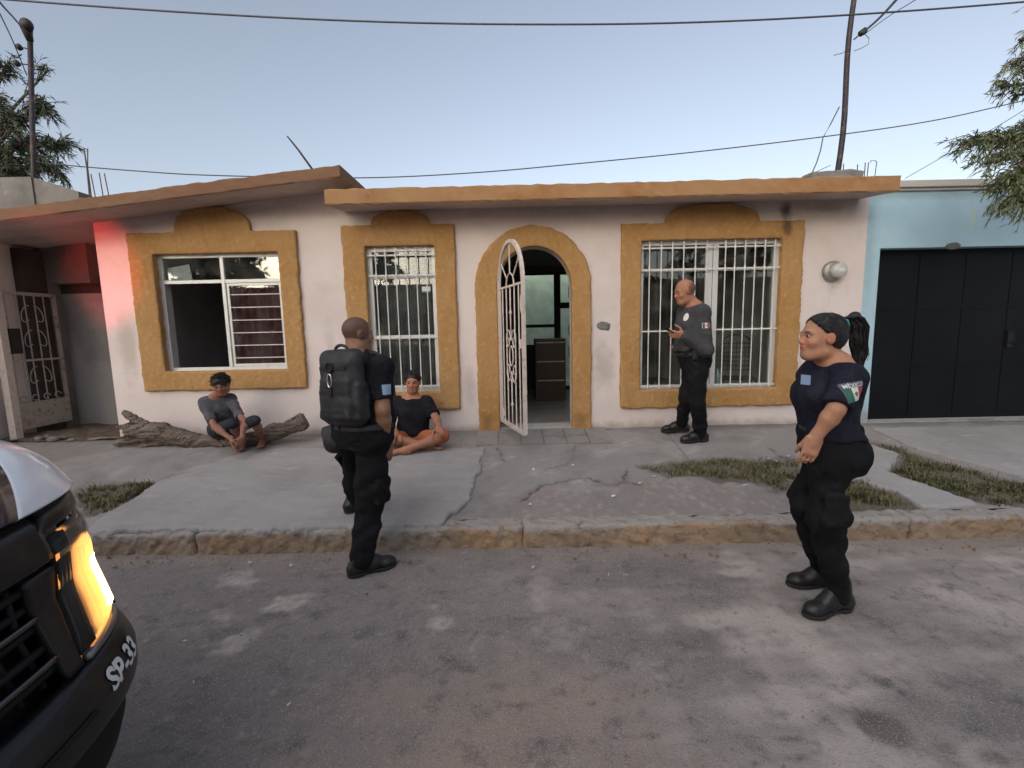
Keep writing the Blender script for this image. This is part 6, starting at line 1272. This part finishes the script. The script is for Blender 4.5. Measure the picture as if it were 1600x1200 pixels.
        mr = MB().hexa([(-3.0, TY+s*1.0, 1.22), (-2.9, TY+s*1.0, 1.22), (-2.93, TY+s*1.2, 1.24), (-3.03, TY+s*1.2, 1.24), (-3.0, TY+s*1.0, 1.42), (-2.92, TY+s*1.0, 1.42), (-2.95, TY+s*1.2, 1.40), (-3.03, TY+s*1.2, 1.40)]); mr.build('mirror', MT['car_black'], r, bevel=.02)
    cab = MB(); b = [(-2.83, .93, 1.21), (-4.95, .93, 1.21)]; t = [(-3.55, .76, 1.82), (-4.75, .76, 1.84)]
    V = [(x, TY+s*y, z) for (x, y, z) in b for s in (-1, 1)]+[(x, TY+s*y, z) for (x, y, z) in t for s in (-1, 1)]; cab.add(V, [(0, 1, 3, 2), (4, 6, 7, 5), (0, 4, 5, 1), (2, 3, 7, 6), (1, 5, 7, 3), (0, 2, 6, 4)]); cab.build('cab', MT['hood_navy'], r, bevel=.05)
    ws = MB(); V = []
    for k in (.08, .92):
        p = Vector(b[0]).lerp(Vector(t[0]), k); V += [(p.x+.012, TY-p.y*.92, p.z+.012), (p.x+.012, TY+p.y*.92, p.z+.012)]
    V += [(x-.01, y, z-.01) for x, y, z in V]; ws.add(V, [(0, 1, 3, 2), (4, 6, 7, 5), (0, 4, 5, 1), (2, 3, 7, 6), (1, 5, 7, 3), (0, 2, 6, 4)]); ws.build('windscreen', MT['dark_glass'], r)
    MB().box((-6.58, TY-.93, .55), (-4.96, TY+.93, 1.05)).build('cargo_bed', MT['hood_navy'], r); MB().box((-6.5, TY-.7, .38), (-1.7, TY+.7, .6)).build('chassis', MT['car_plastic'], r)
    LB = bpy.data.objects.new('light_bar', None); LB.location = Vector((-4.0, TY, 1.84))-r.location; put(LB, r)
    MB().box((-4.13, TY-.6, 1.85), (-3.87, TY+.6, 1.90)).build('base', MT['car_plastic'], LB)
    MB().box((-4.12, TY+.05, 1.90), (-3.88, TY+.6, 1.99)).build('red_lens', MT['redlamp'], LB, bevel=.02); MB().box((-4.12, TY-.6, 1.90), (-3.88, TY-.05, 1.99)).build('blue_lens', MT['bluelamp'], LB, bevel=.02)
    sp = bpy.data.lights.new('beacon_beam', 'SPOT'); so = bpy.data.objects.new('beacon_beam', sp); put(so, LB); sp.energy = 340; sp.color = (1, .035, .03); sp.spot_size = R(20); sp.spot_blend = .6; sp.shadow_soft_size = .05
    p = Vector((-4.0, TY+.64, 1.97)); so.location = p-r.location-LB.location; so.rotation_euler = (Vector((-4.85, 5.5, 2.32))-p).to_track_quat('-Z', 'Y').to_euler()
truck()

# ================================================================== furniture seen through the openings
def chair(name, label, loc, rz, mesh_back):
    t = thing(name, loc, label, 'chair'); c, s = math.cos(rz), math.sin(rz)
    def q(x, y, z): return Vector((loc[0]+c*x-s*y, loc[1]+s*x+c*y, loc[2]+z))
    for x in (-.19, .19):
        if mesh_back: MB().tube([q(x, -.2, 0), q(x, -.19, .45)], .011, 6).build('leg', MT['darkiron'], t); MB().tube([q(x, .2, 0), q(x, .19, .45), q(x*.95, .25, .92)], .011, 6).build('leg', MT['darkiron'], t)
        else: MB().tube([q(x, -.24, 0), q(x, .05, .48), q(x*.98, .2, .86)], .011, 6).build('leg', MT['darkiron'], t); MB().tube([q(x, .24, 0), q(x, -.18, .45)], .011, 6).build('leg', MT['darkiron'], t)
    MB().hexa([q(-.2, -.2, .44), q(.2, -.2, .44), q(.2, .18, .44), q(-.2, .18, .44), q(-.2, -.2, .465), q(.2, -.2, .465), q(.2, .18, .465), q(-.2, .18, .465)]).build('seat', MT['darkwood'], t)
    if mesh_back:
        MB().tube([q(-.18, .25, .9)]+[q(-.18*math.cos(a), .26, .9+.12*math.sin(a)) for a in np.linspace(0, math.pi, 10)], .011, 6).build('back_frame', MT['darkiron'], t)
        for k in range(7): MB().tube([q(-.15+.05*k, .22, .52), q(-.15+.05*k, .25, .93)], .004, 4).build('back_wire', MT['darkiron'], t)
        for k in range(7): MB().tube([q(-.18, .22+.005*k, .54+.06*k), q(.18, .22+.005*k, .54+.06*k)], .004, 4).build('back_wire', MT['darkiron'], t)
    else:
        for z in (.62, .74, .84): MB().beam(q(-.19, .10+.16*(z-.6)*2, z), q(.19, .10+.16*(z-.6)*2, z), .012, .06).build('back_slat', MT['darkwood'], t)
chair('folding_chair', 'dark folding chair inside, at the left of the right window', (1.85, 5.95, .43), 1.3, False)
chair('wire_chair', 'dark wire-backed chair inside, at the right of the right window', (3.0, 6.0, .43), -.35, True)
cb = thing('drawer_cabinet', (.55, 7.4, .43), 'dark wooden drawer cabinet standing inside beyond the doorway', 'cabinet'); MB().box((.38, 7.2, .44), (.86, 7.7, 1.42)).build('carcass', MT['darkwood'], cb)
for z in (.50, .80, 1.10): 
    d_ = MB().box((.40, 7.185, z), (.84, 7.199, z+.27)).build('drawer', MT['darkwood'], cb); MB().box((.40, 7.17, z+.255), (.84, 7.184, z+.272)).build('drawer_pull', MT['meter'], d_)
bt = thing('bottle', (2.62, 5.75, .86), 'small pale bottle standing inside on the sill of the right window', 'bottle')
tbl = thing('table', (2.45, 6.0, .43), 'low dark table inside behind the right window', 'table'); MB().box((2.2, 5.62, .80), (2.75, 6.2, .84)).build('top', MT['darkwood'], tbl)
for x in (2.25, 2.70):
    for y in (5.67, 6.15): MB().box((x-.02, y-.02, .43), (x+.02, y+.02, .80)).build('leg', MT['darkwood'], tbl)
bt.location.z = .84; MB().lathe((2.62, 5.75, .842), [(.034, 0), (.036, .02), (.036, .12), (.014, .17), (.014, .20)], 12).build('glass_body', MT['clear'], bt, True); MB().lathe((2.62, 5.75, 1.042), [(.017, 0), (.017, .022)], 12).build('cap', MT['teal'], bt)

# ================================================================== other side of the street (mirrored in the panes)
OH = thing('opposite_house', (0, -9, 0), 'plain tan house across the street, behind the photographer', 'house')
plate('wall', [(-14, 0), (14, 0), (14, 3.3), (-14, 3.3)], [rect(-9, -7, 1, 2.3), rect(-4, -2.4, 1, 2.3), rect(-.5, .5, .05, 2.2), rect(3, 4.8, 1, 2.3), rect(8, 11, .05, 2.5)], -9.0, -9.2, M('tan_plaster', (.34, .29, .24), .9, var=[(2, 5, (.26, .22, .18), .4, .7)]), OH)
MB().box((-14.2, -14, 3.3), (14.2, -8.6, 3.5)).build('roof', MT['concrete'], OH); MB().box((-14, -9.6, .0), (14, -9.5, 3.3)).build('inner_wall', MT['darkwood'], OH)
for k, (x, y) in enumerate(((-10.8, -6.4), (-6.2, -6.4), (-1.2, -6.9), (3.4, -6.3), (8.2, -6.8))):
    g = np.random.default_rng(40+k); tp = [(Vector((x+g.normal()*1.0, y+g.normal()*.8, 4.6+g.normal()*.9)), (1.1, 1.0, .9), 10, Vector((x, y, 2.9))) for _ in range(16)]
    tree('street_tree', ['broad tree across the street, farthest left', 'broad tree across the street opposite the truck', 'broad tree across the street opposite the doorway', 'broad tree across the street opposite the right window', 'broad tree across the street, farthest right'][k], [((x, y, 0), .17), ((x+.1, y, 1.6), .14), ((x, y, 2.9), .11), ((x, y, 4.5), .05)], None, tp, 30, .26, .06, (.045, .075, .025), .4, 60+k)

# ================================================================== small litter
def bit(px, py, s, mat, lab, cat, grp, nm, road=True):
    p = gz(px, py, .008) if road else sw(px, py); a = random.uniform(0, 6.28); V = []
    for k in range(7):
        t = 2*math.pi*k/7; rr = s*random.uniform(.6, 1.1); lx, ly = rr*math.cos(t)*1.5, rr*math.sin(t)*.7; V.append((p.x+lx*math.cos(a)-ly*math.sin(a), p.y+lx*math.sin(a)+ly*math.cos(a), p.z+.010+random.uniform(-.004, .010)))
    V += [(x, y, z-.004) for x, y, z in V]; Fc = [tuple(range(7)), tuple(range(13, 6, -1))]+[(k, 7+k, 7+(k+1) % 7, (k+1) % 7) for k in range(7)]; Fc[2:] = [f_[::-1] for f_ in Fc[2:]]
    tag(mesh(nm, V, Fc, mat), lab, cat, grp)
for (x, y) in [(617, 876), (622, 879), (630, 878), (640, 880), (898, 873), (905, 870), (1040, 868), (1062, 867), (1070, 870), (1110, 868), (1120, 871), (1240, 866), (1505, 858), (1515, 856), (1523, 860), (150, 884), (180, 888), (205, 882), (170, 872), (1375, 862), (215, 874), (232, 880)]:
    bit(x, y, random.uniform(.009, .016), MT['dryleaf'], 'small dry brown leaf on the road at the foot of the kerb', 'leaf', 'dry leaves along the kerb', 'dry_leaf')
for (x, y) in [(834, 735), (895, 729), (810, 683), (1000, 756), (1022, 746), (958, 777), (829, 790), (1165, 760), (1200, 718), (1213, 722), (1232, 714)]:
    bit(x, y, random.uniform(.010, .017), MT['litter'], 'small white scrap of litter on the pavement', 'litter', 'white scraps on the pavement', 'paper_scrap', False)
for (x, y) in [(391, 880), (455, 885), (951, 900), (303, 1068), (452, 1103), (833, 887), (832, 889), (288, 1004)]:
    bit(x, y, random.uniform(.005, .009), MT['litter'], 'tiny white scrap of litter on the asphalt', 'litter', 'white scraps on the asphalt', 'paper_scrap')
def grit():
    n = 2600; x = RNG.uniform(-3.6, 4.6, n); y = np.where(RNG.uniform(size=n) < .6, 3.15-np.abs(RNG.normal(size=n))*.10, RNG.uniform(.75, 3.1, n)); s = RNG.uniform(.0018, .0055, n)*np.where(RNG.uniform(size=n) < .04, 1.8, 1); z = .004+.006*0+s*.2
    O = np.array([(1, 0, 0), (-1, 0, 0), (0, 1, 0), (0, -1, 0), (0, 0, .8), (0, 0, -.8)]); V = np.stack([x, y, z], 1)[:, None]+O[None]*s[:, None, None]*RNG.uniform(.6, 1.3, (n, 6, 1)); Fo = np.array([(0, 2, 4), (2, 1, 4), (1, 3, 4), (3, 0, 4), (2, 0, 5), (1, 2, 5), (3, 1, 5), (0, 3, 5)])
    Fq = (np.arange(n)[:, None, None]*6+Fo[None]).reshape(-1, 3); tag(mesh('gravel', V.reshape(-1, 3), Fq, MT['pebble']), 'loose grit scattered over the asphalt and along the kerb', 'gravel', kind='stuff')
grit()
